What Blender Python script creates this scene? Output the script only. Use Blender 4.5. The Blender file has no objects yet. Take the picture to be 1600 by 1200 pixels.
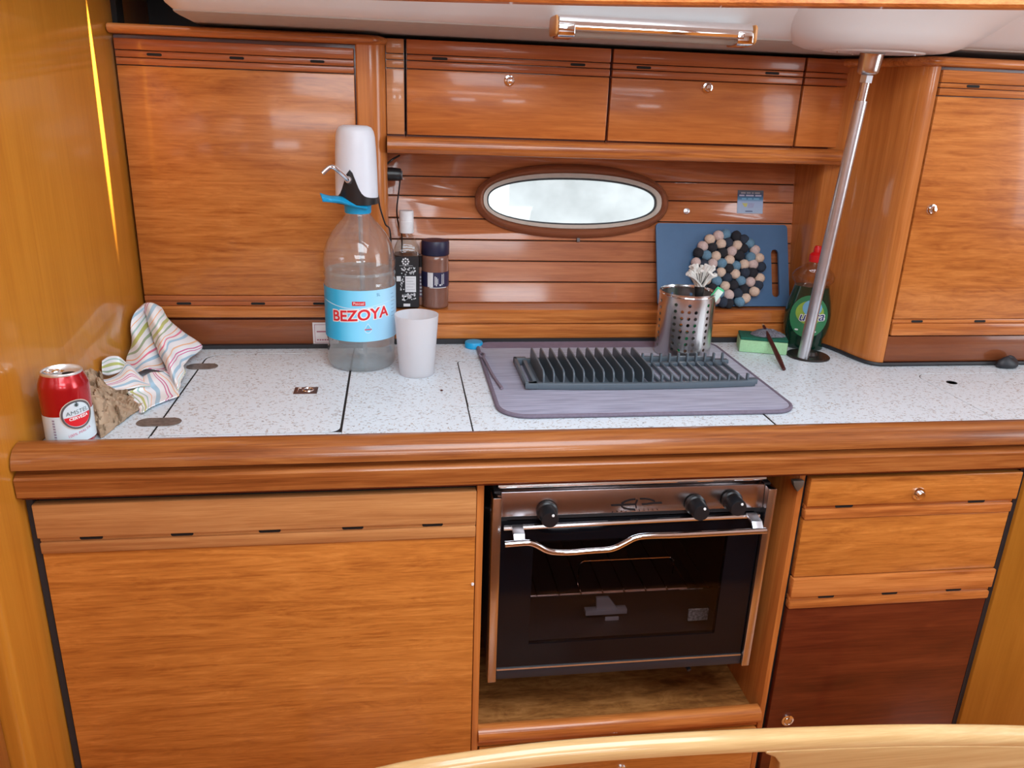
import bpy, bmesh, math, random
from mathutils import Vector, Matrix, noise as mnoise
random.seed(7)
SC = bpy.context.scene
COL = SC.collection

# ------------------------------------------------------------------ camera
YAW, PIT, ROL, FPX = 0.14995584, 0.33958025, 0.03698615, 1253.485
EYE = Vector((0.0, 0.0, 1.42))
cy, sy = math.cos(YAW), math.sin(YAW)
_f = Vector((sy*math.cos(PIT), cy*math.cos(PIT), -math.sin(PIT)))
_r = Vector((cy, -sy, 0.0)); _u = _r.cross(_f)
CR = math.cos(ROL)*_r + math.sin(ROL)*_u
CU = -math.sin(ROL)*_r + math.cos(ROL)*_u
CF = _f
cam_d = bpy.data.cameras.new('camera')
cam_d.sensor_width = 36.0
cam_d.lens = FPX/1600*36.0
cam_d.clip_start = 0.02
cam = bpy.data.objects.new('camera', cam_d)
COL.objects.link(cam)
M = Matrix((CR, CU, -CF)).transposed().to_4x4()
M.translation = EYE
cam.matrix_world = M
SC.camera = cam

# ------------------------------------------------------------------ light
SC.view_settings.view_transform = 'Standard'
SC.view_settings.look = 'None'
SC.view_settings.gamma = 1.0
SC.view_settings.use_curve_mapping = False
SC.view_settings.exposure = -0.29
w = bpy.data.worlds.new('sky'); SC.world = w
w.use_nodes = True
w.node_tree.nodes['Background'].inputs[0].default_value = (0.92, 0.96, 1.0, 1)
w.node_tree.nodes['Background'].inputs[1].default_value = 3.0

def area_light(name, loc, target, sx, sy_, power, color=(1, 1, 1)):
    d = bpy.data.lights.new(name, 'AREA'); d.shape = 'RECTANGLE'
    d.size, d.size_y, d.energy, d.color = sx, sy_, power, color
    o = bpy.data.objects.new(name, d); COL.objects.link(o)
    o.location = loc
    o.rotation_euler = (Vector(target)-Vector(loc)).to_track_quat('-Z', 'Y').to_euler()
    return o
area_light('hatch_daylight', (0.35, 0.35, 1.93), (0.35, 0.55, 0.9), 0.9, 0.75, 21.0, (0.80, 0.915, 1.0))
area_light('saloon_fill', (0.2, -0.85, 1.93), (0.2, -0.5, 0.9), 1.1, 0.8, 35.0, (0.80, 0.915, 1.0))  # unseen fill light added under the solid roof, where no hatch opens
area_light('companionway_daylight', (2.35, 0.15, 1.45), (0.3, 1.3, 1.0), 0.7, 1.0, 15.0, (0.80, 0.915, 1.0))
for px in (-0.15, 0.75):
    area_light('highlight_strip', (px, -1.57, 1.60), (px, 0.0, 1.50), 0.40, 0.11, 3.0, (0.80, 0.915, 1.0))  # unseen strip lights added for highlights in the chrome; the wall has no ports
# narrow spot added for the sun streak, grazing the bulkhead through a deck gap
_d = bpy.data.lights.new('added_sun_streak_spot', 'SPOT'); _d.energy = 2600; _d.spot_size = math.radians(1.5); _d.spot_blend = 0.35; _d.shadow_soft_size = 0.002; _d.color = (1.0, 0.86, 0.55)
_o = bpy.data.objects.new('added_sun_streak_spot', _d); COL.objects.link(_o); _o.location = (-0.4695, 1.560, 2.10)
_o.rotation_euler = (Vector((-0.5045, 1.553, 1.395))-Vector(_o.location)).to_track_quat('-Z', 'Y').to_euler()
SC.cycles.transparent_max_bounces = 32

# ------------------------------------------------------------------ points on real planes
def ray(u, v):
    return CR*((u-800)/FPX) - CU*((v-600)/FPX) + CF
def at(u, v, y):
    d = ray(u, v); return EYE + d*(y/d.y)
def on(u, v, z):
    d = ray(u, v); return EYE + d*((z-1.42)/d.z)
WN = Vector((0, -1, 0.2059)).normalized()      # hull side leans outwards
WP = Vector((0, 1.73, 0.96))
def lean(u, v, off=0.0):
    d = ray(u, v); return EYE + d*((WP+WN*off-EYE).dot(WN)/d.dot(WN))
def wallp(x, z, off=0.0):
    return Vector((x, 1.73+0.2059*(z-0.96), z)) + WN*off

# ------------------------------------------------------------------ mesh builder
class MB:
    def __init__(s):
        s.v, s.f, s.uv, s.M = [], [], None, None
    def av(s, p):
        p = Vector(p)
        if s.M is not None: p = s.M @ p
        s.v.append(p); return len(s.v)-1
    def box(s, x0, x1, y0, y1, z0, z1):
        i = [s.av(p) for p in ((x0,y0,z0),(x1,y0,z0),(x1,y1,z0),(x0,y1,z0),(x0,y0,z1),(x1,y0,z1),(x1,y1,z1),(x0,y1,z1))]
        for q in ((0,3,2,1),(4,5,6,7),(0,1,5,4),(1,2,6,5),(2,3,7,6),(3,0,4,7)): s.f.append([i[k] for k in q])
        return s
    def prism(s, poly, lo, hi, axis='z', fn=None):
        def mk(p, t):
            if fn: return fn(p[0], p[1], t)
            return {'z': (p[0], p[1], t), 'y': (p[0], t, p[1]), 'x': (t, p[0], p[1])}[axis]
        a = [s.av(mk(p, lo)) for p in poly]; b = [s.av(mk(p, hi)) for p in poly]
        n = len(poly)
        s.f.append(a[::-1]); s.f.append(b)
        for k in range(n): s.f.append([a[k], a[(k+1) % n], b[(k+1) % n], b[k]])
        return s
    def loft(s, rings, closed=True, cap0=False, cap1=False):
        idx = [[s.av(p) for p in r] for r in rings]
        n = len(idx[0])
        for a, b in zip(idx, idx[1:]):
            for k in range(n if closed else n-1):
                s.f.append([a[k], a[(k+1) % n], b[(k+1) % n], b[k]])
        if cap0: s.f.append(idx[0][::-1])
        if cap1: s.f.append(idx[-1])
        return s
    def lathe(s, prof, c=(0, 0, 0), n=32, cap0=True, cap1=True, sx=1.0, sy=1.0, wob=None):
        rings = []
        for r, z in prof:
            ring = []
            for k in range(n):
                t = 2*math.pi*k/n
                rr = r*(wob(t, z) if wob else 1.0)
                ring.append((c[0]+rr*math.cos(t)*sx, c[1]+rr*math.sin(t)*sy, c[2]+z))
            rings.append(ring)
        return s.loft(rings, True, cap0, cap1)
    def tube(s, pts, r, n=10, cap=True, smooth=0):
        pts = [Vector(p) for p in pts]
        if smooth: pts = spline(pts, smooth)
        rs = r if isinstance(r, (list, tuple)) else [r]*len(pts)
        if len(rs) != len(pts):
            m = len(rs)-1; rs = [rs[min(m, int(i/(len(pts)-1)*m))]*(1-(i/(len(pts)-1)*m-min(m,int(i/(len(pts)-1)*m))))+rs[min(m, int(i/(len(pts)-1)*m)+1)]*(i/(len(pts)-1)*m-min(m,int(i/(len(pts)-1)*m))) for i in range(len(pts))]
        rings = []; up = None
        for i, p in enumerate(pts):
            t = (pts[min(i+1, len(pts)-1)]-pts[max(i-1, 0)]).normalized()
            if up is None:
                up = Vector((0, 0, 1)) if abs(t.z) < 0.9 else Vector((0, 1, 0))
            a = t.cross(up)
            if a.length < 1e-6: a = t.cross(Vector((1, 0, 0)))
            a.normalize(); b = a.cross(t).normalized(); up = b
            rings.append([p+(a*math.cos(2*math.pi*k/n)+b*math.sin(2*math.pi*k/n))*rs[i] for k in range(n)])
        return s.loft(rings, True, cap, cap)
    def grid(s, g, uvfn=None):
        h, wd = len(g), len(g[0])
        idx = [[s.av(p) for p in r] for r in g]
        if uvfn and s.uv is None: s.uv = {}
        for i in range(h):
            for j in range(wd):
                if uvfn: s.uv[idx[i][j]] = uvfn(i/(h-1), j/(wd-1))
        for i in range(h-1):
            for j in range(wd-1):
                s.f.append([idx[i][j], idx[i][j+1], idx[i+1][j+1], idx[i+1][j]])
        return s
    def build(s, name, mat, parent=None, bevel=0.0, seg=2, smooth=35, fix=True):
        bm = bmesh.new()
        o0 = Vector((0, 0, 0))
        if parent is None:
            lo = [min(p[k] for p in s.v) for k in range(3)]; hi = [max(p[k] for p in s.v) for k in range(3)]
            o0 = Vector(((lo[0]+hi[0])/2, (lo[1]+hi[1])/2, lo[2]))
        vs = [bm.verts.new(p-o0) for p in s.v]
        for q in s.f:
            try: bm.faces.new([vs[k] for k in q])
            except ValueError: pass
        if s.uv:
            lay = bm.loops.layers.uv.new('uv')
            m = {vs[k]: t for k, t in s.uv.items()}
            for fc in bm.faces:
                for l in fc.loops: l[lay].uv = m.get(l.vert, (0, 0))
        if fix: bmesh.ops.recalc_face_normals(bm, faces=bm.faces)
        if bevel > 0:
            es = [e for e in bm.edges if len(e.link_faces) == 2 and e.calc_face_angle(0) > math.radians(30)]
            bmesh.ops.bevel(bm, geom=es, offset=bevel, segments=seg, profile=0.5, affect='EDGES', clamp_overlap=True)
        me = bpy.data.meshes.new(name); bm.to_mesh(me); bm.free()
        return link(name, me, mat, parent, o0, smooth)

WORLD = {}
def link(name, me, mat, parent=None, loc=Vector((0, 0, 0)), smooth=35):
    if mat is not None:
        me.materials.clear(); me.materials.append(mat)
    if smooth:
        me.polygons.foreach_set('use_smooth', [True]*len(me.polygons))
        me.set_sharp_from_angle(angle=math.radians(smooth))
    o = bpy.data.objects.new(name, me); COL.objects.link(o)
    if parent is None:
        o.location = loc; WORLD[o.name] = Vector(loc)
    else:
        o.parent = parent
        o.matrix_parent_inverse = Matrix.Translation(-WORLD[parent.name])
        o.location = loc
        WORLD[o.name] = Vector(loc)
    return o
def thing(name, label, cat, loc, group=None):
    o = bpy.data.objects.new(name, None); COL.objects.link(o)
    o.empty_display_size = 0.03
    o.location = loc; WORLD[o.name] = Vector(loc)
    o['label'] = label; o['category'] = cat
    if group: o['group'] = group
    return o
def tag(o, label, cat, group=None):
    o['label'] = label; o['category'] = cat
    if group: o['group'] = group
    return o
def struct(o, label=None):
    o['kind'] = 'structure'
    if label: o['label'] = label
    return o
def spline(P, k=6):
    out = []
    n = len(P)
    for i in range(n-1):
        p0, p1, p2, p3 = P[max(i-1, 0)], P[i], P[i+1], P[min(i+2, n-1)]
        for j in range(k):
            t = j/k
            out.append(0.5*((2*p1)+(p2-p0)*t+(2*p0-5*p1+4*p2-p3)*t*t+(3*p1-p0-3*p2+p3)*t**3))
    out.append(P[-1]); return out
def sgrid(G, kr, kc):
    rows = [spline([Vector(p) for p in r], kc) for r in G]
    cols = [spline([r[j] for r in rows], kr) for j in range(len(rows[0]))]
    return [[cols[j][i] for j in range(len(cols))] for i in range(len(cols[0]))]
def rrect(x0, x1, y0, y1, r, n=6):
    rs = r if isinstance(r, (list, tuple)) else (r, r, r, r)   # bl, br, tr, tl
    out = []
    for (cx, cyy, a0, q) in ((x0, y0, 180, 0), (x1, y0, 270, 1), (x1, y1, 0, 2), (x0, y1, 90, 3)):
        rr = rs[q]
        if rr <= 0: out.append((cx, cyy)); continue
        ox = cx+rr if q in (0, 3) else cx-rr
        oy = cyy+rr if q in (0, 1) else cyy-rr
        for k in range(n+1):
            a = math.radians(a0+90*k/n); out.append((ox+rr*math.cos(a), oy+rr*math.sin(a)))
    return out
def text(name, s, size, fn, mat, parent, bold=0.0, shear=0.0, sub=0.004, align='CENTER', sx=1.0):
    c = bpy.data.curves.new('t', 'FONT'); c.body = s; c.size = size; c.offset = bold; c.shear = shear
    c.align_x = align; c.align_y = 'CENTER'; c.resolution_u = 4; c.fill_mode = 'FRONT'
    t = bpy.data.objects.new('t', c); COL.objects.link(t)
    dg = bpy.context.evaluated_depsgraph_get()
    me = bpy.data.meshes.new_from_object(t.evaluated_get(dg))
    bpy.data.objects.remove(t); bpy.data.curves.remove(c)
    bm = bmesh.new(); bm.from_mesh(me)
    bmesh.ops.triangulate(bm, faces=bm.faces)
    for _ in range(2):
        es = [e for e in bm.edges if e.calc_length() > sub]
        if es: bmesh.ops.subdivide_edges(bm, edges=es, cuts=1)
        bmesh.ops.triangulate(bm, faces=bm.faces)
    for v in bm.verts: v.co = fn(v.co.x*sx, v.co.y)
    bm.to_mesh(me); bm.free(); me.name = name
    return link(name, me, mat, parent, Vector((0, 0, 0)), 0)
def patch(poly, fn, name, mat, parent, n=1):
    """flat print: polygon in (a, b) mapped by fn"""
    m = MB(); m.f.append([m.av(fn(a, b)) for a, b in poly])
    return m.build(name, mat, parent, fix=False, smooth=0)
def strip(a0, a1, b0, b1, fn, name, mat, parent, n=10):
    m = MB(); m.grid([[fn(a0+(a1-a0)*j/n, b) for j in range(n+1)] for b in (b1, b0)])
    return m.build(name, mat, parent, fix=False)
def ell(rx, ry, ox=0, oy=0, n=32):
    return [(ox+rx*math.cos(2*math.pi*k/n), oy+ry*math.sin(2*math.pi*k/n)) for k in range(n)]

# ------------------------------------------------------------------ materials
def srgb(r, g, b):
    f = lambda c: (c/255/12.92) if c/255 <= 0.04045 else ((c/255+0.055)/1.055)**2.4
    return (f(r), f(g), f(b), 1)
def base_mat(name):
    m = bpy.data.materials.new(name); m.use_nodes = True
    nt = m.node_tree; return m, nt, nt.nodes['Principled BSDF']
def plain(name, col, rough=0.5, metal=0.0, coat=0.0, var=0.06, scale=60, bump=0.0, sss=0.0):
    m, nt, b = base_mat(name)
    b.inputs['Roughness'].default_value = rough; b.inputs['Metallic'].default_value = metal
    b.inputs['Coat Weight'].default_value = coat; b.inputs['Coat Roughness'].default_value = 0.08
    tc = nt.nodes.new('ShaderNodeTexCoord'); n = nt.nodes.new('ShaderNodeTexNoise')
    n.inputs['Scale'].default_value = scale; n.inputs['Detail'].default_value = 4
    nt.links.new(tc.outputs['Object'], n.inputs['Vector'])
    rp = nt.nodes.new('ShaderNodeValToRGB')
    rp.color_ramp.elements[0].position = 0.3; rp.color_ramp.elements[1].position = 0.7
    rp.color_ramp.elements[0].color = tuple(c*(1-var) for c in col[:3])+(1,)
    rp.color_ramp.elements[1].color = tuple(min(1, c*(1+var)) for c in col[:3])+(1,)
    nt.links.new(n.outputs['Fac'], rp.inputs[0]); nt.links.new(rp.outputs[0], b.inputs['Base Color'])
    if bump:
        bp = nt.nodes.new('ShaderNodeBump'); bp.inputs['Strength'].default_value = bump; bp.inputs['Distance'].default_value = 0.001
        nt.links.new(n.outputs['Fac'], bp.inputs['Height']); nt.links.new(bp.outputs[0], b.inputs['Normal'])
    if sss:
        b.inputs['Subsurface Weight'].default_value = sss; b.inputs['Subsurface Radius'].default_value = (0.01, 0.01, 0.01)
    return m
def wood(name, dark, mid, light, axis='x', gs=2.0, cs=24.0, rough=0.32, coat=0.35, fig=1.6, contrast=1.0):
    m, nt, b = base_mat(name); N = nt.nodes.new; L = nt.links.new
    tc = N('ShaderNodeTexCoord'); oi = N('ShaderNodeObjectInfo')
    comb = N('ShaderNodeVectorMath'); comb.operation = 'SCALE'; comb.inputs[0].default_value = (3.1, 1.7, 2.3)
    L(oi.outputs['Random'], comb.inputs['Scale'])
    add = N('ShaderNodeVectorMath'); add.operation = 'ADD'
    L(tc.outputs['Object'], add.inputs[0]); L(comb.outputs[0], add.inputs[1])
    def mp(g, c):
        k = N('ShaderNodeMapping')
        k.inputs['Scale'].default_value = tuple(g if a == axis else c for a in 'xyz')
        L(add.outputs[0], k.inputs['Vector']); return k
    def nz(vec, detail, rough_, dist):
        n = N('ShaderNodeTexNoise'); n.inputs['Scale'].default_value = 1.0
        n.inputs['Detail'].default_value = detail; n.inputs['Roughness'].default_value = rough_; n.inputs['Distortion'].default_value = dist
        L(vec.outputs[0], n.inputs['Vector']); return n
    n1 = nz(mp(gs, cs), 5, 0.55, fig)
    n2 = nz(mp(gs*6, cs*11), 3, 0.6, 0.3)
    n3 = nz(mp(gs*1.2, cs*0.16), 2, 0.5, 0.5)
    def mul(a, k):
        q = N('ShaderNodeMath'); q.operation = 'MULTIPLY'; L(a, q.inputs[0]); q.inputs[1].default_value = k; return q.outputs[0]
    def plus(a, c):
        q = N('ShaderNodeMath'); q.operation = 'ADD'; L(a, q.inputs[0]); L(c, q.inputs[1]); return q.outputs[0]
    n4 = nz(mp(gs*4, cs*2.2), 4, 0.6, fig*1.2)
    fac = plus(plus(plus(mul(n1.outputs['Fac'], 0.34), mul(n2.outputs['Fac'], 0.22)), mul(n3.outputs['Fac'], 0.20)), mul(n4.outputs['Fac'], 0.24))
    rp = N('ShaderNodeValToRGB'); e = rp.color_ramp.elements
    e[0].position = 0.5-0.115/contrast; e[0].color = dark+(1,); e[1].position = 0.5+0.115/contrast; e[1].color = light+(1,)
    k = e.new(0.5); k.color = mid+(1,)
    L(fac, rp.inputs[0])
    hs = N('ShaderNodeHueSaturation')
    mr = N('ShaderNodeMapRange'); mr.inputs[3].default_value = 0.93; mr.inputs[4].default_value = 1.08
    L(oi.outputs['Random'], mr.inputs[0]); L(mr.outputs[0], hs.inputs['Value'])
    L(rp.outputs[0], hs.inputs['Color']); L(hs.outputs[0], b.inputs['Base Color'])
    b.inputs['Roughness'].default_value = rough; b.inputs['Specular IOR Level'].default_value = 0.28
    b.inputs['Coat Weight'].default_value = coat*1.25; b.inputs['Coat Roughness'].default_value = 0.085
    bp = N('ShaderNodeBump'); bp.inputs['Strength'].default_value = 0.12; bp.inputs['Distance'].default_value = 0.0008
    L(n2.outputs['Fac'], bp.inputs['Height']); L(bp.outputs[0], b.inputs['Normal'])
    return m
def clear(name, tint, ior=1.45, gl=1.0, rough=0.02, diff=0.0, dcol=(1, 1, 1, 1)):
    """thin clear sheet: tinted see-through plus a fresnel sheen, and a little haze"""
    m = bpy.data.materials.new(name); m.use_nodes = True; nt = m.node_tree; nt.nodes.clear(); N = nt.nodes.new; L = nt.links.new
    out = N('ShaderNodeOutputMaterial'); tr = N('ShaderNodeBsdfTransparent'); tr.inputs[0].default_value = tint
    g = N('ShaderNodeBsdfGlossy'); g.inputs['Roughness'].default_value = rough
    fr = N('ShaderNodeFresnel'); ge = N('ShaderNodeNewGeometry'); mi = N('ShaderNodeMapRange')
    mi.inputs[3].default_value = ior; mi.inputs[4].default_value = 1/ior
    L(ge.outputs['Backfacing'], mi.inputs[0]); L(mi.outputs[0], fr.inputs['IOR'])
    mx = N('ShaderNodeMixShader')
    if diff:
        d = N('ShaderNodeBsdfDiffuse'); d.inputs[0].default_value = dcol
        t2 = N('ShaderNodeBsdfTranslucent'); t2.inputs[0].default_value = dcol
        a = N('ShaderNodeAddShader'); mm = N('ShaderNodeMixShader'); mm.inputs[0].default_value = 0.5
        L(d.outputs[0], mm.inputs[1]); L(t2.outputs[0], mm.inputs[2])
        m2 = N('ShaderNodeMixShader'); m2.inputs[0].default_value = diff
        L(tr.outputs[0], m2.inputs[1]); L(mm.outputs[0], m2.inputs[2]); base = m2.outputs[0]
    else: base = tr.outputs[0]
    mu = N('ShaderNodeMath'); mu.operation = 'MULTIPLY'; mu.inputs[1].default_value = gl
    L(fr.outputs[0], mu.inputs[0]); L(mu.outputs[0], mx.inputs[0])
    L(base, mx.inputs[1]); L(g.outputs[0], mx.inputs[2]); L(mx.outputs[0], out.inputs[0])
    return m

W_DOOR = wood('varnished_cherry_door', (.3286,.0880,.0152), (.4982,.1600,.0323), (.6360,.2350,.0570), 'x', 2.2, 26, fig=2.4, coat=.25)
W_LOW = wood('varnished_cherry_low_door', (.3450,.0990,.0160), (.5060,.1672,.0290), (.6440,.2365,.0480), 'x', 2.4, 30, fig=3.0, coat=.25)
W_RAIL = wood('varnished_cherry_rail', (.2862,.0720,.0152), (.4876,.1520,.0333), (.6572,.2400,.0627), 'x', 1.5, 44, fig=1.2, contrast=1.15)
W_FIDDLE = wood('varnished_cherry_fiddle', (.150,.038,.008), (.280,.082,.018), (.400,.140,.036), 'x', 1.5, 44, fig=1.2, contrast=1.15)
W_EDGE = wood('varnished_cherry_pale_edge', (.38,.140,.044), (.50,.215,.072), (.60,.285,.105), 'x', 1.5, 44, fig=1.6, coat=.25)
W_RAILR = wood('varnished_cherry_reddish_rail', (.2916,.0720,.0247), (.3996,.1120,.0342), (.5076,.1600,.0513), 'x', 1.4, 50, fig=0.8, coat=.25)
W_LOCK = wood('varnished_cherry_locker', (.3776,.0990,.0210), (.5074,.1518,.0340), (.6254,.2090,.0520), 'x', 1.8, 22, fig=1.2, coat=.25)
W_POST = wood('varnished_cherry_post', (.3498,.0950,.0190), (.4770,.1500,.0314), (.5936,.2100,.0513), 'z', 1.2, 40, fig=0.6)
W_GOLD = wood('varnished_golden_bulkhead', (.4560,.1560,.0139), (.5510,.2096,.0220), (.6270,.2520,.0313), 'z', 0.9, 18, fig=0.6, contrast=.8, coat=0.5)
W_DARK = wood('varnished_mahogany', (.0693,.0109,.0038), (.1221,.0206,.0063), (.1782,.0349,.0105), 'x', 1.6, 22, fig=1.0, coat=.25)
W_PLINTH = wood('dark_cherry_plinth', (.1600,.0437,.0162), (.2100,.0589,.0207), (.2600,.0808,.0270), 'x', 1.6, 26, fig=0.8)
W_PLANK = wood('satin_hull_plank', (.2940,.0800,.0266), (.4200,.1330,.0475), (.5355,.1920,.0741), 'x', 2.0, 40, rough=.34, coat=.5, fig=0.8)
W_FRAME = wood('brown_port_frame', (.19,.060,.028), (.24,.080,.038), (.30,.105,.050), 'x', 1.5, 30, fig=.6)
W_PALE = wood('pale_varnished_rail', (.4136,.2375,.0900), (.5104,.3182,.1350), (.5984,.4085,.1950), 'x', 1.6, 46, coat=.6, fig=.7)
W_NICHE = wood('niche_floor_cherry', (.18,.064,.016), (.32,.125,.033), (.47,.205,.062), 'x', 3.5, 14, rough=.4, coat=.15, fig=3.0, contrast=1.3)
W_STICK = plain('dark_red_wood', srgb(70, 28, 24), 0.4, var=.2)
BLACK = plain('black_gap', (.006,.005,.005,1), 0.8)
SEAL = plain('black_rubber_seal', (.018,.018,.022,1), 0.55)
BLACKP = plain('black_plastic', (.012,.012,.014,1), 0.35)
CHROME = plain('polished_chrome', (.86,.86,.88,1), 0.06, 1.0, var=.02)
STEEL = plain('brushed_stainless', (.62,.60,.60,1), 0.24, 1.0, var=.04, scale=20)
STEELD = plain('brushed_steel_dull', (.60,.60,.63,1), 0.36, 1.0, var=.05)
WHITE = plain('white_gelcoat', (.84,.83,.82,1), 0.35, coat=.2, var=.02, scale=6)
WHITEP = plain('white_plastic', (.76,.80,.88,1), 0.35, var=.01, sss=.15)
PAPERW = plain('white_print', (.85,.85,.86,1), 0.5, var=.01)
REDP = plain('red_print', srgb(214, 30, 42), 0.45, var=.02)
BLUEP = plain('blue_cap_plastic', srgb(20, 160, 215), 0.4, var=.03)

def counter_mat():
    m, nt, b = base_mat('speckled_laminate'); N = nt.nodes.new; L = nt.links.new
    tc = N('ShaderNodeTexCoord')
    def layer(scale, thr, col, stretch=(1, 1, 1)):
        mp = N('ShaderNodeMapping'); mp.inputs['Scale'].default_value = stretch; L(tc.outputs['Object'], mp.inputs[0])
        n = N('ShaderNodeTexNoise'); n.inputs['Scale'].default_value = scale; n.inputs['Detail'].default_value = 2; L(mp.outputs[0], n.inputs['Vector'])
        r = N('ShaderNodeValToRGB'); r.color_ramp.elements[0].position = thr; r.color_ramp.elements[1].position = thr+.04
        L(n.outputs['Fac'], r.inputs[0]); return r, col
    cur = None
    basec = (.68, .76, .83, 1)
    for (sc, th, col, st) in ((170, .60, (.50,.51,.53,1), (1,1,1)), (240, .645, (.24,.235,.24,1), (.55,1,1)), (230, .672, (.40,.33,.27,1), (1,.6,1)), (300, .63, (.80,.83,.87,1), (1,1,1))):
        r, c = layer(sc, th, col, st)
        mx = N('ShaderNodeMix'); mx.data_type = 'RGBA'
        L(r.outputs[0], mx.inputs['Factor'])
        if cur is None: mx.inputs['A'].default_value = basec
        else: L(cur, mx.inputs['A'])
        mx.inputs['B'].default_value = c; cur = mx.outputs['Result']
    L(cur, b.inputs['Base Color']); b.inputs['Roughness'].default_value = 0.38
    return m
COUNTER = counter_mat()

# ================================================================== structure
# ---- left bulkhead: runs fore and aft, x drifts from -.50 at the cupboard to -.535 at the front
def bx(y): return -0.50-0.053*(1.645-y)/1.0
m = MB()
m.prism([(bx(1.95), 1.95), (bx(1.008), 1.008), (bx(1.008)-0.010, 0.999), (bx(1.008)-0.05, 0.999), (bx(1.95)-0.05, 1.95)], 0.0, 1.95)
wl = struct(m.build('wall_left', W_GOLD, bevel=.004))
m = MB(); m.box(-0.66, -0.562, -1.5, 0.998, 0.0, 1.95)
m.build('panel', wood('orange_side_panel', (.33,.10,.020), (.42,.140,.030), (.50,.185,.045), 'z', 1.0, 20), wl, bevel=.002)

# ---- hull side with planks, leaning outwards, and its oval port
plank_v = [246, 276, 306.5, 341, 374, 407, 440, 473]
zs = [1.352]+[lean(690, v).z for v in plank_v[1:]]+[0.955]
GW, GH = 0.190, 0.0475          # glass half sizes
OC = lean(895, 315)             # centre of the port
def oval(w_, h_, off, n=72, p=2.15, q=2.5):
    out = []
    for k in range(n):
        t = 2*math.pi*k/n
        c, s = math.cos(t), math.sin(t)
        x = math.copysign(abs(c)**(2/p), c)*w_; z = math.copysign(abs(s)**(2/q), s)*h_
        out.append(wallp(OC.x+x, OC.z+z, off))
    return out
m = MB(); m.loft([oval(GW+.012, GH+.012, .2), oval(GW+.012, GH+.012, -.2)], True, True, True)
cutter = m.build('cutter', None)
m = MB(); m.prism([(-0.03, .94), (1.02, .94), (1.02, 1.36), (-0.03, 1.36)], -0.018, -0.004, fn=lambda a, b, t: wallp(a, b, t))
wb = m.build('wall_back', BLACK)
def bool_cut(o):
    md = o.modifiers.new('b', 'BOOLEAN'); md.operation = 'DIFFERENCE'; md.object = cutter; md.solver = 'EXACT'
    dg = bpy.context.evaluated_depsgraph_get()
    me = bpy.data.meshes.new_from_object(o.evaluated_get(dg))
    o.modifiers.clear(); old = o.data; o.data = me; bpy.data.meshes.remove(old)
bool_cut(wb); struct(wb)
for i in range(len(zs)-1):
    m = MB(); m.prism([(-0.03, zs[i+1]+.0011), (0.945, zs[i+1]+.0011), (0.945, zs[i]-.0011), (-0.03, zs[i]-.0011)], -0.008, 0.0, fn=lambda a, b, t: wallp(a, b, t))
    o = m.build('plank', W_PLANK, wb, bevel=.0012, seg=1)
    if zs[i+1] < OC.z+GH+.02 and zs[i] > OC.z-GH-.02: bool_cut(o)
bpy.data.objects.remove(cutter)
# port
wn = bpy.data.objects.new('window_1', None); COL.objects.link(wn); wn.location = OC; WORLD['window_1'] = OC.copy(); wn['kind'] = 'structure'
m = MB()
fw, fh = 0.219, 0.0785
m.loft([oval(fw, fh, .000, p=2.2, q=2.25), oval(fw, fh, .006, p=2.2, q=2.25), oval(fw-.008, fh-.008, .015, p=2.2, q=2.3), oval(GW+.018, GH+.018, .017, p=2.2, q=2.4), oval(GW+.012, GH+.012, .012), oval(GW+.011, GH+.011, -.012)])
m.build('frame', W_FRAME, wn, smooth=50)
m = MB(); m.loft([oval(GW+.0118, GH+.0118, .008), oval(GW+.011, GH+.011, .013), oval(GW+.003, GH+.003, .009), oval(GW+.001, GH+.001, -.010)])
m.build('inner_rim', plain('beige_port_rim', (.50,.43,.37,1), .4), wn, smooth=50)
m = MB(); m.loft([oval(GW+.0025, GH+.0025, .0015), oval(GW-.001, GH-.001, .0015), oval(GW-.001, GH-.001, -.004), oval(GW+.0025, GH+.0025, -.004)])
m.build('gasket', SEAL, wn)
m = MB(); m.loft([oval(GW+.001, GH+.001, -.004), oval(GW+.001, GH+.001, -.008)], True, True, True)
m.build('pane', clear('port_glass', (.93,.96,.95,1), 1.35), wn, smooth=0)
m = MB(); c = lean(903, 374)
m.prism([(c.x-.0035, c.z-.006), (c.x+.0035, c.z-.006), (c.x+.0035, c.z+.007), (c.x-.0035, c.z+.007)], 0.0, .006, fn=lambda a, b, t: wallp(a, b, t))
m.build('latch', plain('grey_catch', (.12,.10,.10,1), .4), wn, bevel=.001)

# ---- outside the port: a pale moored hull and a bright canvas screen
m = MB(); m.loft([[(-2.0, 4.2+.25*math.sin(t*.9), -1+t*.5) for t in range(0, 9)], [(3.5, 4.0+.25*math.sin(t*.9), -1+t*.5) for t in range(0, 9)]], False)
HULL = plain('moored_hull_white', (.60,.60,.61,1), .4, var=.2, scale=5)
tag(m.build('moored_hull', HULL), 'pale grey moored boat hull seen outside the oval port', 'hull')
m = MB(); m.prism([(.22, 3.58), (.50, 3.60), (.50, 3.63), (.22, 3.61)], -.5, 2.6)
tag(m.build('canvas_screen', plain('white_canvas', (.95,.95,.96,1), .6)), 'white canvas screen outside at the end of the oval port', 'screen')

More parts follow.
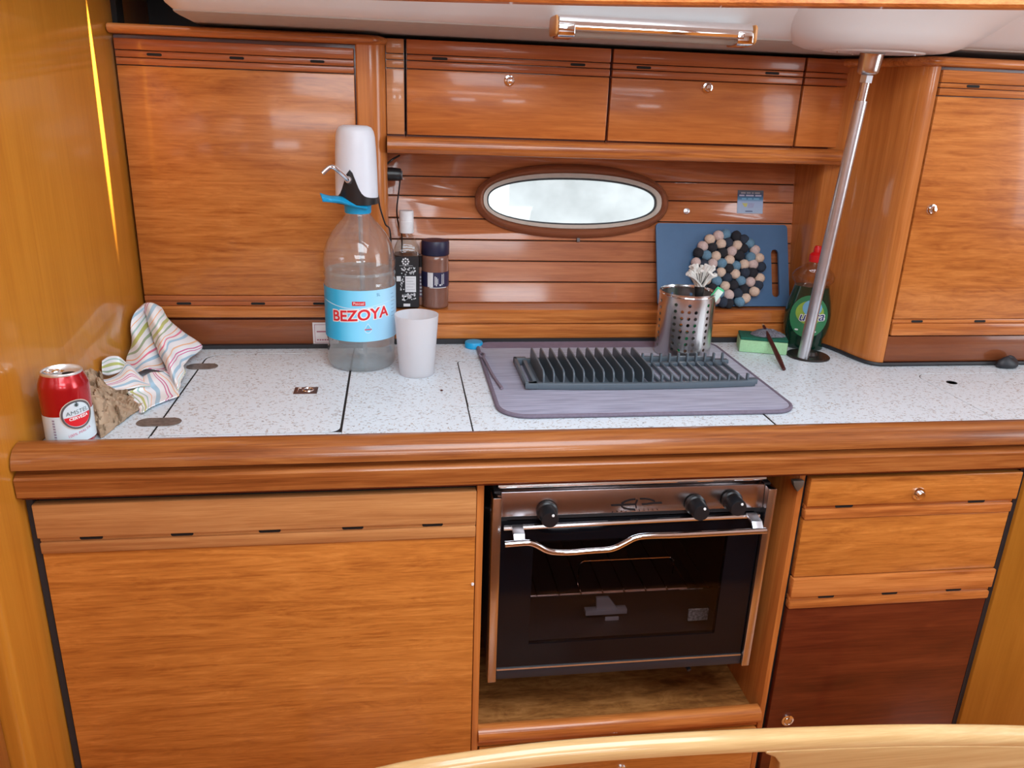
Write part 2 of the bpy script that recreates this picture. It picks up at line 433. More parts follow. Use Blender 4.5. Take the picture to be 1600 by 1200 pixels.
# ---- ceiling: side deck liner, coachroof, pole boss, left trim
cprof = [(1.80, 1.531), (1.66, 1.5315), (1.60, 1.534), (1.53, 1.536), (1.495, 1.538), (1.475, 1.543), (1.455, 1.553), (1.42, 1.573), (1.37, 1.600), (1.30, 1.65), (1.20, 1.78), (1.13, 1.90), (1.10, 1.952)]
def crow(x, sh=0.0, dz=0.0): return [(x, y_, z_+dz) for y_, z_ in cprof]
m = MB()
rows = [[(-0.34, y_, z_+.03) for y_, z_ in cprof], [(-0.365, y_, z_+.012) for y_, z_ in cprof], crow(-0.35), crow(-.33, dz=-.001), crow(-0.2), crow(0.2), crow(0.6), crow(1.0), crow(1.8)]
m.loft(rows, False)
m.loft([[(x, y_, z_+.06) for y_, z_ in ((1.80, 1.56), (1.5, 1.60), (1.37, 1.64), (1.22, 1.95))] for x in (-.34, 1.8)], False)
cl = struct(m.build('ceiling', WHITE, smooth=60, fix=False))
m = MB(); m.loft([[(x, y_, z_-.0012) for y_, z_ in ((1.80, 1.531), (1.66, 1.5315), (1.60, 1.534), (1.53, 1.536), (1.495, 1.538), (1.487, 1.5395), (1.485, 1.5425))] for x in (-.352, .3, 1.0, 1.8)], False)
m.build('soffit_shade', plain('soffit_shade_taupe', (.50,.455,.41,1), .6, var=.04), cl, fix=False)  # darker skin on the white liner; the soffit's shade is put into its colour
# coachroof overhead with a hatch, and deck above the cupboards
m = MB()
m.box(-.66, -.15, -1.6, 1.25, 1.95, 1.98); m.box(.85, 2.6, -1.6, 1.25, 1.95, 1.98); m.box(-.15, .85, -1.6, -.05, 1.95, 1.98); m.box(-.15, .85, .75, 1.25, 1.95, 1.98)
m.build('coachroof', WHITE, cl)
m = MB(); m.box(-.37, 2.6, 1.33, 1.95, 1.67, 1.70); m.box(-.70, -.37, 1.1, 1.50, 1.63, 1.66); m.box(-.70, -.34, 1.07, 1.10, 1.63, 1.97); m.box(-.70, -.37, 1.62, 1.95, 1.63, 1.66); m.box(-.70, -.53, 1.50, 1.62, 1.63, 1.66)
m.build('deck', WHITE, cl)
# boss round the pole head
BC = Vector((.875, 1.485, 0))
m = MB()
prof = [(.30, .075), (.235, .048), (.190, .022), (.160, .006), (.135, -.002), (.118, -.004)]
m.loft([[(BC.x+r*1.0*math.cos(t*math.pi/24), BC.y+r*.60*math.sin(t*math.pi/24), 1.531+dz) for t in range(48)] for r, dz in prof], True, False, True)
m.build('pole_boss', WHITE, cl, smooth=60)
m = MB(); m.loft([[(BC.x-.005+r*math.cos(t*math.pi/24), BC.y-.004+r*.52*math.sin(t*math.pi/24), z_) for t in range(48)] for r, z_ in ((.098, 1.530), (.098, 1.5255), (.096, 1.5245))], True, True, True)
bp_ = m.build('boss_plate', WHITE, cl)
for (dx, dy) in ((-.075, -.010), (.075, -.010), (-.02, .036)):
    m = MB(); m.lathe([(.0028, 0), (.0028, .003)], (BC.x-.005+dx, BC.y-.004+dy, 1.5225), 10); m.build('screw', STEELD, bp_)
# wooden trim at the coachroof edge (top of the picture)
m = MB()
pts = spline([on(u, v, 1.53) for u, v in ((330, -11), (560, -4), (850, 4.0), (1040, 7.4), (1300, 9.5), (1600, 12), (1750, 13))], 5)
m.loft([[(p.x, p.y+dy, 1.53+dz) for dy, dz in ((0, .003), (.003, 0), (.025, 0), (.028, .003), (.028, .045), (0, .045))] for p in pts], True, True, True)
struct(m.build('trim_1', W_RAIL))
tr0, tr1 = pts[0], pts[-1]
# deck beam carrying the trim up to the roof
m = MB(); m.box(tr0.x, tr0.x+.03, tr0.y, tr0.y+.026, 1.574, 1.96); m.box(tr1.x-.03, tr1.x, tr1.y+.001, tr1.y+.027, 1.574, 1.96); m.build('rail_bracket', W_RAIL, cl)
m = MB(); m.box(-.66, -.49, 1.66, 1.70, 1.50, 1.66); m.build('backing', BLACK, cl)

# ---- the rest of the cabin, behind the camera
m = MB(); m.box(-.66, 2.6, -1.6, 1.9, -.03, 0.0); struct(m.build('floor', W_LOW))
m = MB(); m.box(-.66, 2.6, -1.63, -1.6, 0, 1.35); wf = struct(m.build('wall_front', W_LOW)); m = MB(); m.box(-.66, 2.6, -1.63, -1.6, 1.35, 1.98); m.build('upper_panel', WHITE, wf)
m = MB(); m.box(2.6, 2.63, -1.6, 1.9, 0, .95); m.box(2.6, 2.63, -1.6, -.45, .95, 1.98); m.box(2.6, 2.63, .75, 1.9, .95, 1.98); struct(m.build('wall_right', W_GOLD))
m = MB(); m.box(-.66, 2.6, 1.70, 1.93, 0, .90); m.box(-.66, -.03, 1.9, 1.93, .94, 1.66); m.box(1.03, 2.6, 1.9, 1.93, .94, 1.66); m.box(-.66, 2.6, 1.86, 1.9, 1.335, 1.70); struct(m.build('wall_hull', SEAL))

# ================================================================== upper cupboards
def vent(x, z, y, parent, w_=.026, h_=.0048):
    m = MB(); m.prism(rrect(x-w_/2, x+w_/2, z-h_/2, z+h_/2, h_*.49, 4), y-.0004, y+.004, 'y'); return m.build('vent_slot', BLACK, parent)
def board(x0, x1, z0, z1, y, name, mat, parent, t=.012, bev=.0016):
    m = MB(); m.box(x0, x1, y, y+t, z0, z1); return m.build(name, mat, parent, bevel=bev)
def knob(u, v, y, parent, name='knob', r=.0105):
    p = at(u, v, y)
    m = MB(); m.M = Matrix.Translation(p) @ Matrix.Rotation(math.radians(90), 4, 'X')
    m.lathe([(r, -.002), (r, .002), (r*.93, .0035), (r*.7, .004), (r*.62, .003), (r*.6, .009), (r*.5, .0105), (0.0005, .0108)], n=24, cap0=True, cap1=True)
    k = m.build(name, CHROME, parent); return k

# --- left tall cupboard
cup = thing('wall_cupboard', 'large cherry wood wall cupboard behind the striped towel, against the golden bulkhead', 'cupboard', (-.26, 1.80, .92))
YL = 1.64
m = MB(); m.box(-.499, -.02, YL+.0125, 1.95, .92, 1.52); m.build('body', W_DARK, cup)
d = board(-.495, -.0735, 1.0315, 1.4555, YL, 'door', W_DOOR, cup)
board(-.495, -.0735, 1.457, 1.4685, YL-.0012, 'moulding', W_RAILR, d)
board(-.495, -.0735, 1.4695, 1.481, YL-.0005, 'moulding', W_RAILR, d)
board(-.495, -.0735, 1.482, 1.501, YL-.002, 'moulding', W_RAILR, d)
board(-.495, -.0735, 1.0195, 1.0305, YL-.0012, 'moulding', W_RAILR, d)
board(-.495, -.0735, 1.0095, 1.0190, YL+.0015, 'moulding', W_RAILR, d)
board(-.495, -.0735, .9855, 1.0090, YL-.002, 'moulding', W_RAIL, d)
for u, v in ((241, 84), (370, 91.5), (496, 99.5)):
    p = at(u, v, YL); vent(p.x, 1.4755, YL-.0005, d)
for u, v in ((287, 473), (403, 474), (500, 474)):
    p = at(u, v, YL); vent(p.x, 1.0140, YL+.0015, d, .028, .005)
m = MB(); m.box(-.499, -.0735, YL+.004, YL+.0124, .928, .979); m.build('plinth', W_PLINTH, cup, bevel=.001)
m = MB(); m.box(-.499, -.071, YL-.006, YL+.004, .9202, .928); m.build('seal', SEAL, cup)
# post with rounded inner corner
poly = [(-.0705, 1.70), (-.0705, 1.641), (-.068, 1.638), (-.045, 1.637)]
for k in range(9):
    a = math.radians(-90+90*k/8); poly.append((-.045+.030*math.cos(a), 1.667+.030*math.sin(a)))
poly += [(-.015, 1.80), (-.0705, 1.80)]
m = MB(); m.prism(poly, .9205, 1.510); m.build('corner_post', W_POST, cup)
# cap moulding
def capprof(d=.03, h=.0085): return [(-d*.0, -h), (-d*.6, -h), (-d*.92, -h*.6), (-d, 0), (-d*.92, h*.6), (-d*.6, h), (0, h)]
m = MB()
path = [(-.4990, 1.655, 0), (-.08, 1.655, 0)]
rings = []
for x in (-.499, -.3, -.1): rings.append([(x, 1.650+dy, 1.5165+dz) for dy, dz in capprof()])
for k in range(1, 8):
    a = math.radians(90*k/7)
    ox, oy = -.053, 1.675
    rings.append([(ox+(.015-dy*1.0)*math.sin(a), oy-(.025-dy)*math.cos(a)+0*dz, 1.5165+dz) for dy, dz in capprof()])
m.loft(rings, True, True, True); m.build('cap_moulding', W_RAIL, cup, smooth=60)

# --- overhead lockers
YK = 1.66
def locker(name, label, cat, x0, x1, vents, kn, mats, grp=None):
    t = thing(name, label, cat, ((x0+x1)/2, YK+.1, 1.346), grp)
    m = MB(); m.box(x0-.001, x1+.001, YK+.0125, 1.80, 1.346, 1.523); m.build('body', W_DARK, t)
    d = board(x0, x1, 1.3495, 1.4695, YK, 'door' if kn else 'panel', mats[0], t)
    board(x0, x1, 1.4710, 1.4845, YK-.0012, 'moulding', mats[1], d)
    board(x0, x1, 1.4858, 1.4955, YK-.0004, 'moulding', mats[1], d)
    board(x0, x1, 1.4968, 1.5225, YK-.0016, 'moulding', mats[1], d)
    for u, v in vents: vent(at(u, v, YK).x, 1.4905, YK-.0004, d, .030, .005)
    if kn: knob(kn[0], kn[1], YK-.001, d)
    return t
W_FILL = wood('pale_cherry_filler', (.45,.17,.060), (.52,.21,.080), (.60,.26,.11), 'x', 1.5, 34, fig=.7)
locker('locker_filler', 'narrow pale filler panel between the cupboard post and the first locker', 'panel', -.0145, .0195, (), None, (W_FILL, W_FILL))
locker('overhead_locker', 'cherry overhead locker with round knob, next to the pale filler panel', 'locker', .0245, .4235, ((687, 90), (903, 100)), (796, 126), (W_LOCK, W_RAILR))
locker('overhead_locker', 'cherry overhead locker with round knob, above the oval port toward the pole', 'locker', .4285, .8295, ((1006, 104), (1207, 111)), (1105, 137), (W_LOCK, W_RAILR))
locker('locker_filler', 'cherry filler panel behind the steel pole, beside the lockers', 'panel', .8345, .955, (), None, (W_LOCK, W_RAILR))
# shelf rail under the lockers
m = MB()
yz = [(1.80, 1.346), (1.650, 1.346), (1.637, 1.343), (1.631, 1.335), (1.631, 1.323), (1.636, 1.316), (1.648, 1.314), (1.80, 1.314)]
m.prism(yz, -.0145, .95, 'x'); o = m.build('trim_2', W_RAIL, smooth=40); struct(o)
# rail and shelf at the bottom of the recess
m = MB(); m.prism([(1.80, .993), (1.684, .993), (1.681, .993), (1.671, .993), (1.666, .988), (1.665, .966), (1.668, .963), (1.80, .963)], -.0145, .935, 'x')
struct(m.build('trim_3', W_RAIL))
m = MB(); m.prism([(1.80, .9615), (1.669, .9615), (1.666, .958), (1.665, .935), (1.667, .931), (1.80, .931)], -.0145, .935, 'x')
struct(m.build('trim_4', W_RAIL))
m = MB(); m.box(-.018, .95, 1.660, 1.70, .9202, .931); struct(m.build('trim_5', SEAL))

# --- right cupboard with its rounded pillar
rc = thing('wall_cupboard', 'cherry wood wall cupboard with rounded pillar beside the steel pole', 'cupboard', (1.25, 1.60, .92))
pp = spline([Vector((a, b, 0)) for a, b in ((.912, 1.80), (.912, 1.74), (.912, 1.684), (.918, 1.668), (.936, 1.650), (.956, 1.618), (.968, 1.570), (.975, 1.532), (.984, 1.502), (.996, 1.487), (1.0105, 1.4815))], 4)
m = MB(); m.prism([(p.x, p.y) for p in pp]+[(1.0105, 1.80)], .9205, 1.508); m.build('corner_post', W_POST, rc, smooth=60)
YR = 1.48
m = MB(); m.box(1.012, 1.75, YR+.0125, 1.85, .92, 1.51); m.build('body', W_DARK, rc)
d = board(1.0145, 1.74, 1.0225, 1.4555, YR, 'door', W_DOOR, rc)
board(1.0145, 1.74, 1.4570, 1.4700, YR-.0012, 'moulding', W_RAIL, d)
board(1.0145, 1.74, 1.4710, 1.4790, YR-.0004, 'moulding', W_RAIL, d)
board(1.0145, 1.74, 1.4800, 1.5020, YR-.0016, 'moulding', W_RAIL, d)
board(1.0145, 1.74, 1.0130, 1.0215, YR+.0015, 'moulding', W_RAIL, d)
board(1.0145, 1.74, .9870, 1.0125, YR-.0020, 'moulding', W_RAIL, d)
vent(at(1520, 136.5, YR).x, 1.4752, YR-.0004, d, .027, .005)
for u, v in ((1434, 500), (1532, 501)): vent(at(u, v, YR).x, 1.0170, YR+.0015, d, .026, .005)
knob(1455, 327, YR-.001, d)
m = MB(); m.box(1.0125, 1.75, YR+.003, YR+.0124, .929, .984); m.build('plinth', W_PLINTH, rc, bevel=.001)
# seal follows the pillar foot
m = MB(); sp = [Vector((p.x-.003, p.y-.003, .9245)) for p in pp if p.y < 1.66]+[Vector((1.2, 1.479, .9245)), Vector((1.75, 1.479, .9245))]
m.tube(sp, .0042, 6); m.build('seal', SEAL, rc)
# cap moulding of the pillar
m = MB(); rings = []
capc = [p for p in pp if p.y < 1.70]+[Vector((1.2, 1.4815, 0)), Vector((1.75, 1.4815, 0))]
for i, p in enumerate(capc):
    t = (capc[min(i+1, len(capc)-1)]-capc[max(i-1, 0)]).normalized(); nrm = Vector((t.y, -t.x, 0))
    if i > len(capc)-3: nrm = Vector((0, -1, 0))
    rings.append([p+nrm*(-.010-dy*.7)+Vector((0, 0, 1.516+dz)) for dy, dz in capprof()])
m.loft(rings, True, True, True); m.build('cap_moulding', W_RAIL, rc, smooth=60)

# ================================================================== worktop
wt = thing('worktop', 'speckled white laminate galley worktop with inset lids', 'worktop', (.5, 1.38, .90))
m = MB(); m.box(-.53, 1.74, 1.115, 1.70, .895, .9193); m.build('base', BLACK, wt)
def piece(poly, name='surface_panel'):
    m = MB(); m.prism(poly, .9188, .92); return m.build(name, COUNTER, wt, bevel=.0003, seg=1)
def arc(cx, cyy, r, a0, a1, n=6): return [(cx+r*math.cos(math.radians(a0+(a1-a0)*k/n)), cyy+r*math.sin(math.radians(a0+(a1-a0)*k/n))) for k in range(n+1)]
piece([(bx(1.12)+.001, 1.115), (-.3755, 1.115)]+[(-.3755, 1.565)]+arc(-.3395, 1.565, .036, 180, 90)+[(-.0905, 1.600), (-.0905, 1.66), (bx(1.66)+.001, 1.66)])
lid = piece(rrect(-.3722, -.0920, 1.188, 1.5977, (.0, .018, .0, .033)), 'lid')
piece([(-.3722, 1.115), (-.110, 1.115), (-.0925, 1.175), (-.106, 1.1862), (-.3722, 1.1862)]) if False else None
piece([(-.3735, 1.115), (-.0885, 1.115), (-.0885, 1.1845), (-.0935, 1.1860), (-.3735, 1.1860)])
piece([(-.0880, 1.115), (.1165, 1.115), (.1185, 1.530)]+arc(.1365, 1.530, .018, 180, 90)+[(.6315, 1.548), (.6315, 1.68), (-.0880, 1.68)])
piece(rrect(.1205, .6285, 1.2890, 1.5455, (.0, .0, .0, .016)), 'lid')
piece([(.1190, 1.115), (.6285, 1.115), (.6285, 1.2865), (.1195, 1.2865)])
piece([(.6325, 1.115), (1.0450, 1.115), (1.0450, 1.395)]+arc(1.080, 1.395, .035, 180, 90)+[(1.74, 1.430), (1.74, 1.68), (.6325, 1.68)])
sl = piece(rrect(1.0464, 1.74, 1.118, 1.4286, (.0, .0, .0, .034)), 'lid')
p = on(1487, 598, .92)
m = MB(); m.lathe([(.010, 0), (.010, .0012), (.0085, .0012), (.008, .0004)], (p.x, p.y, .9196), 20); m.build('finger_hole', BLACK, sl)
for (u, v, w_) in ((316, 573, .052), (248.5, 660, .062)):
    p = on(u, v, .92); m = MB(); m.prism(rrect(p.x-w_/2-.003, p.x+w_/2+.003, p.y-.0175, p.y+.0175, .0172, 7), .9200, .9212)
    h = m.build('hinge', plain('dull_bronze_hinge', (.21,.19,.175,1), .45, .5, var=.3, scale=160), lid, bevel=.0005, seg=1)
p = on(478, 610.5, .92)
m = MB(); m.box(p.x-.0205, p.x+.0205, p.y-.017, p.y+.017, .9200, .9210); la = m.build('latch', plain('worn_latch_plate', (.16,.10,.09,1), .4, .7), lid, bevel=.0005)
m = MB(); m.tube([(p.x+.004+.009*math.cos(a*math.pi/8), p.y+.009*math.sin(a*math.pi/8), .9218) for a in range(17)], .0016, 6)
m.tube([(p.x-.014, p.y-.009, .9216), (p.x-.014, p.y+.009, .9216), (p.x-.008, p.y+.009, .9216)], .0014, 6)
m.tube([(p.x+.004, p.y-.004, .9216), (p.x+.006, p.y+.004, .9216)], .0014, 6)
m.build('latch_ring', CHROME, lid)
# fiddle along the front edge
fd = thing('counter_fiddle', 'long rounded cherry wood fiddle rail along the front of the worktop', 'rail', (.6, 1.1, .872))
fp = [(1.122, .9205), (1.122, .941), (1.118, .9455), (1.108, .946), (1.094, .942), (1.085, .934), (1.081, .924), (1.0805, .9165), (1.122, .9165)]
m = MB(); m.prism(fp, bx(1.1)+.0015, 1.74, 'x'); m.build('upper_rail', W_FIDDLE, fd, smooth=50)
m = MB(); m.prism([(1.112, .9105), (1.099, .9105), (1.086, .9045), (1.0822, .9005), (1.083, .874), (1.086, .8715), (1.112, .8715)], bx(1.1)+.0015, 1.74, 'x'); m.build('lower_rail', W_FIDDLE, fd, smooth=30)
m = MB(); m.box(bx(1.1)+.002, 1.74, 1.095, 1.112, .865, .918); m.build('backing', W_DARK, fd)

# ================================================================== base cabinets
YB = 1.10
bc = thing('base_cabinet', 'cherry base cabinet with one large door, beside the oven niche', 'cabinet', (-.2, 1.35, 0))
m = MB(); m.box(bx(1.4), .1225, YB+.0145, 1.64, .02, .890); m.build('body', BLACK, bc)
m = MB(); m.box(.1185, .1295, YB+.002, 1.64, .02, .862); m.build('side_panel', W_POST, bc, bevel=.001)
d = board(-.5165, .1175, .18, .7725, YB+.002, 'door', W_LOW, bc)
board(-.5165, .1175, .7738, .7920, YB-.0015, 'moulding', W_EDGE, d, .015, .002)
board(-.5165, .1175, .7925, .8000, YB+.003, 'moulding', W_EDGE, d, .01, .0005)
board(-.5180, .1175, .8000, .8545, YB-.0025, 'moulding', W_EDGE, d, .016, .002)
for u, v in ((142, 843), (284, 836.5), (421, 829.5), (551, 823), (676, 818)):
    vent(at(u, v, YB).x, .7965, YB+.003, d, .032, .006)
p = at(742, 913, YB); m = MB(); m.lathe([(.0022, 0), (.0022, .0015)], (0, 0, 0), 10); m.M = None
m = MB(); m.M = Matrix.Translation((.1145, YB+.001, p.z)) @ Matrix.Rotation(math.radians(90), 4, 'X'); m.lathe([(.0025, -.0005), (.0022, .0015)], n=10); m.build('screw_cap', PAPERW, bc)

m = MB(); m.box(bx(1.104)+.002, -.5175, YB+.004, YB+.0146, .03, .862); m.build('seal', SEAL, bc)
# oven niche
ni = thing('oven_niche', 'open cherry niche under the worktop that holds the oven', 'cabinet', (.39, 1.35, 0))
m = MB(); m.box(.1300, .6480, YB+.015, 1.64, .345, .365); m.build('niche_floor', W_NICHE, ni)
m = MB(); m.box(.1300, .6480, 1.60, 1.64, .365, .880); m.build('back_panel', BLACK, ni)
m = MB(); m.box(.6480, .6580, YB+.006, 1.64, .02, .862); m.build('side_panel', W_POST, ni, bevel=.001)
m = MB(); m.prism([(1.122, .366), (1.122, .385), (1.117, .391), (1.108, .392), (1.098, .388), (1.094, .380), (1.095, .368), (1.100, .364)], .1300, .6470, 'x'); m.build('sill', W_RAIL, ni, smooth=60)
m = MB(); m.box(.1300, .6470, 1.108, 1.122, .350, .3635); m.build('apron', W_RAIL, ni)
d = board(.1320, .6455, .16, .3485, YB+.001, 'drawer', W_LOW, ni, .014, .003)
knob(970, 1203, YB-.001, d, 'drawer_knob', .0115)
m = MB(); p = at(1241, 750, 1.112); m.prism([(p.x-.010, p.z+.006), (p.x+.009, p.z+.006), (p.x+.009, p.z-.004), (p.x, p.z-.014), (p.x-.008, p.z-.002)], 1.096, 1.106, 'y'); m.build('catch', plain('dull_metal_catch', (.20,.19,.17,1), .4, .8), ni, bevel=.001)

# drawer unit
du = thing('drawer_unit', 'cherry drawer unit with knobbed drawer above a dark mahogany door', 'drawers', (.85, 1.35, 0))
m = MB(); m.box(.6585, 1.0545, YB+.0145, 1.64, .02, .880); m.build('body', BLACK, du)
X0, X1 = .6640, 1.0445
d1 = board(X0+.001, X1, .6685, .7795, YB+.002, 'drawer', W_LOW, du, .013)
board(X0, X1, .7805, .7990, YB-.0015, 'moulding', W_RAIL, d1, .015, .003)
board(X0, X1, .7992, .8060, YB+.003, 'moulding', W_RAIL, d1, .01, .0005)
board(X0, X1+.003, .8060, .8570, YB-.0025, 'moulding', W_LOW, d1, .016, .002)
for u, v in ((1320, 792.5), (1527, 785)): vent(at(u, v, YB).x, .8025, YB+.003, d1, .032, .006)
knob(1435, 771, YB-.003, d1, 'knob', .0115)
d2 = board(X0+.001, X1, .12, .6040, YB+.002, 'door', W_DARK, du, .013)
board(X0, X1+.001, .6055, .6215, YB-.0015, 'moulding', W_RAIL, d2, .015, .003)
board(X0, X1, .6217, .6300, YB+.003, 'moulding', W_RAIL, d2, .01, .0005)
board(X0, X1+.002, .6300, .6665, YB-.0025, 'moulding', W_RAIL, d2, .016, .002)
for u, v in ((1292, 933), (1391, 929), (1491, 924)): vent(at(u, v, YB).x, .6260, YB+.003, d2, .030, .006)
p = at(1230, 1125, YB)
m = MB(); m.M = Matrix.Translation((p.x, YB+.001, p.z)) @ Matrix.Rotation(math.radians(90), 4, 'X')
m.lathe([(.0115, -.001), (.0115, .003), (.009, .0035), (.0085, .001), (.0065, .001), (.006, .0038), (.0005, .0042)], n=24); m.build('push_button', CHROME, d2)
m = MB(); m.box(1.0460, 1.0544, YB+.003, YB+.0146, .03, .862); m.build('seal', SEAL, du)  # black strip set in the open gap, its shade put in as colour
# panel right of the drawers
m = MB(); m.prism([(1.0545, YB-.004), (1.75, YB-.012), (1.75, 1.64), (1.0545, 1.64)], .02, .868)
tag(m.build('end_panel', wood('golden_end_panel', (.28,.098,.009), (.34,.125,.013), (.40,.155,.020), 'z', 0.9, 18, fig=0.6, contrast=.8, coat=.3), bevel=.003), 'smooth golden end panel standing beside the drawer unit under the worktop', 'panel')

# ================================================================== oven
ov = thing('oven', 'small stainless gas oven with black glass door hanging in the niche', 'oven', (.38, 1.33, .47))
m = MB(); m.box(.162, .604, 1.150, 1.56, .4785, .83)
# hollow front: build shell as five slabs
m = MB(); m.box(.150, .172, 1.138, 1.56, .480, .832); m.box(.594, .616, 1.138, 1.56, .480, .832); m.box(.172, .594, 1.138, 1.56, .780, .832); m.box(.172, .594, 1.138, 1.56, .480, .505); m.box(.172, .594, 1.52, 1.56, .505, .780)
m.build('body', plain('oven_enamel', (.035,.030,.032,1), .5), ov)
for a, b in ((.1455, .1600), (.6045, .6190)):
    m = MB(); m.box(a, b, 1.118, 1.150, .4760, .8300); m.build('side_frame', STEEL, ov, bevel=.0015)
m = MB(); m.prism([(1.1300, .790), (1.1330, .832), (1.160, .834), (1.160, .788)], .1605, .6040, 'x'); cp = m.build('control_panel', plain('satin_stainless', (.47,.42,.42,1), .27, 1.0, var=.06, scale=14), ov, bevel=.001)
m = MB()
m.prism([(1.150, .836), (1.143, .841), (1.146, .849), (1.155, .8525), (1.50, .8525), (1.50, .836)], .155, .607, 'x'); m.build('hob_rim', CHROME, ov, bevel=.0015)
m = MB(); m.tube([(.156, 1.139, .8405), (.606, 1.139, .8405)], .004, 8); m.build('hob_rail', CHROME, ov)
# control panel emblem (drawn with fine wire on the panel plane)
def cpt(u, v):
    p = at(u, v, 1.131); return Vector((p.x, 1.1300+(p.z-.790)*.071-.0009, p.z))
INK = plain('dark_etching', (.012,.005,.006,1), .95)
m = MB()
for seg in ([(955, 789.5), (973, 788.7), (992, 788)], [(971, 787), (978, 783), (985, 781), (993, 780)], [(971, 791), (975, 794), (983, 795.5), (992, 796)], [(996, 781), (993, 788), (994, 793)], [(1000, 779.5), (1008, 779.3), (1016, 780.5), (1023, 783)], [(1003, 788), (1012, 787.3), (1022, 786)], [(1022, 786), (1034, 785.5)]):
    m.tube([cpt(u, v) for u, v in seg], .0012, 6)
m.build('emblem', INK, cp)
m = MB()
for k in range(11):
    a = cpt(956+k*7, 799.5-k*.35); m.tube([a, a+Vector((.0016, 0, .0004*(k % 3)))], .0006, 4)
m.build('fine_print', INK, cp)
for i, (u, v) in enumerate(((854, 797), (1085, 787), (1142, 780))):
    p = at(u, v, 1.13)
    m = MB(); m.M = Matrix.Translation((p.x, 1.129, p.z)) @ Matrix.Rotation(math.radians(90), 4, 'X')
    m.lathe([(.0175, 0), (.0175, .006), (.0150, .008), (.0142, .030), (.0130, .0325), (.0005, .0330)], n=28)
    kb = m.build('control_knob', BLACKP, ov)
    m = MB(); m.M = Matrix.Translation((p.x+.004, 1.0955, p.z+.0085)) @ Matrix.Rotation(math.radians(90), 4, 'X')
    m.lathe([(.0024, -.0002), (.002, .001)], n=10); m.build('pointer_dot', PAPERW, kb)
# door
dr = MB()
DX0, DX1, DZ0, DZ1 = .1615, .6030, .4985, .7790
wx0, wx1, wz0, wz1 = .2150, .5480, .5450, .7450
dr.box(DX0, wx0, 1.126, 1.136, DZ0, DZ1); dr.box(wx1, DX1, 1.126, 1.136, DZ0, DZ1); dr.box(wx0, wx1, 1.126, 1.136, DZ0, wz0); dr.box(wx0, wx1, 1.126, 1.136, wz1, DZ1)
BG_ = plain('black_glass_border', (.004,.004,.006,1), .10, var=.02); BG_.node_tree.nodes['Principled BSDF'].inputs['Specular IOR Level'].default_value = .22
door = dr.build('door', BG_, ov, smooth=0)
m = MB(); m.box(wx0-.001, wx1+.001, 1.1268, 1.1300, wz0-.001, wz1+.001); m.build('window', clear('smoked_glass', (.74,.70,.71,1), 1.25), door, smooth=0)
m = MB(); m.tube([at(787, 825, 1.124), at(1000, 814, 1.124), at(1186, 805, 1.124)], .0042, 8); m.build('top_rail', CHROME, door)
m = MB(); m.box(DX0, DX1, 1.1235, 1.127, .4955, .4985); m.build('bottom_trim', STEELD, door)
hp = [(789, 850.5), (808, 849), (826, 848), (838, 851.5), (852, 859), (866, 862.5), (891, 863), (920, 860.5), (950, 858.5), (963, 855), (978, 847.5), (992, 840.5), (1010, 837.5), (1060, 836), (1130, 832.5), (1197, 829)]
m = MB(); m.tube([at(u, v, 1.092) for u, v in hp], .0052, 12, smooth=4); hd = m.build('handle', CHROME, door, smooth=60)
for u in (808, 1174):
    vt = 824 if u < 900 else 805
    a = at(u, vt, 1.122); b = at(u, vt+20, 1.094)
    m = MB(); m.prism([(1.124, a.z+.004), (1.100, a.z+.001), (1.092, a.z-.008), (1.090, b.z-.002), (1.094, b.z-.002), (1.097, a.z-.010), (1.103, a.z-.004), (1.124, a.z-.002)], a.x-.009, a.x+.009, 'x'); m.build('bracket', STEELD, hd, bevel=.0006)
# inside: rack, burner, reflector plate
m = MB()
a = at(832, 921, 1.22); zr = a.z
m.tube([(.178, 1.20, zr), (.590, 1.20, zr)], .0026, 6)
for k in range(10): m.tube([(.200+k*.040, 1.196, zr+.002), (.200+k*.040, 1.45, zr+.002)], .0017, 6)
q1, q2 = at(902, 920, 1.25), at(1048, 914, 1.25)
m.tube([(q1.x, 1.25, zr), (q1.x, 1.25, zr+.030), (q1.x+.008, 1.25, zr+.036), (q2.x-.006, 1.25, zr+.036), (q2.x, 1.25, zr+.030), (q2.x, 1.25, zr)], .0018, 6)
m.build('oven_rack', CHROME, ov)
m = MB(); a = at(945, 945, 1.25)
m.box(a.x-.040, a.x+.040, 1.235, 1.250, a.z-.012, a.z-.002); m.prism([(a.x-.018, a.z-.002), (a.x+.022, a.z-.002), (a.x+.004, a.z+.022), (a.x-.020, a.z+.022)], 1.240, 1.248, 'y'); m.box(a.x-.002, a.x+.024, 1.232, 1.236, a.z-.030, a.z-.016)
m.build('burner', plain('grey_burner', (.42,.42,.45,1), .4, .3), ov, bevel=.001)
m = MB(); a = at(1091, 961, 1.20); m.box(a.x-.019, a.x+.019, 1.200, 1.204, a.z-.012, a.z+.012); rp_ = m.build('rating_plate', plain('foil_plate', (.75,.70,.60,1), .3, .5, var=.6, scale=220), ov)
m = MB(); m.box(.166, .600, 1.148, 1.30, .4735, .4800); a = at(1072, 1040, 1.14); m.tube([(a.x, 1.145, a.z), (a.x+.004, 1.132, a.z-.004)], .004, 8); m.build('base_tray', plain('oven_base_dark', (.015,.018,.024,1), .4), ov)
m = MB(); m.box(.161, .604, 1.124, 1.140, .4770, .4950); m.build('kick_strip', plain('oven_kick', (.016,.020,.028,1), .35), ov, bevel=.001)
# gimbal pivots hold the oven to the niche sides
m = MB(); m.tube([(.1296, 1.33, .70), (.150, 1.33, .70)], .010, 12); m.tube([(.616, 1.33, .70), (.6482, 1.33, .70)], .010, 12); m.build('pivot', STEELD, ov)

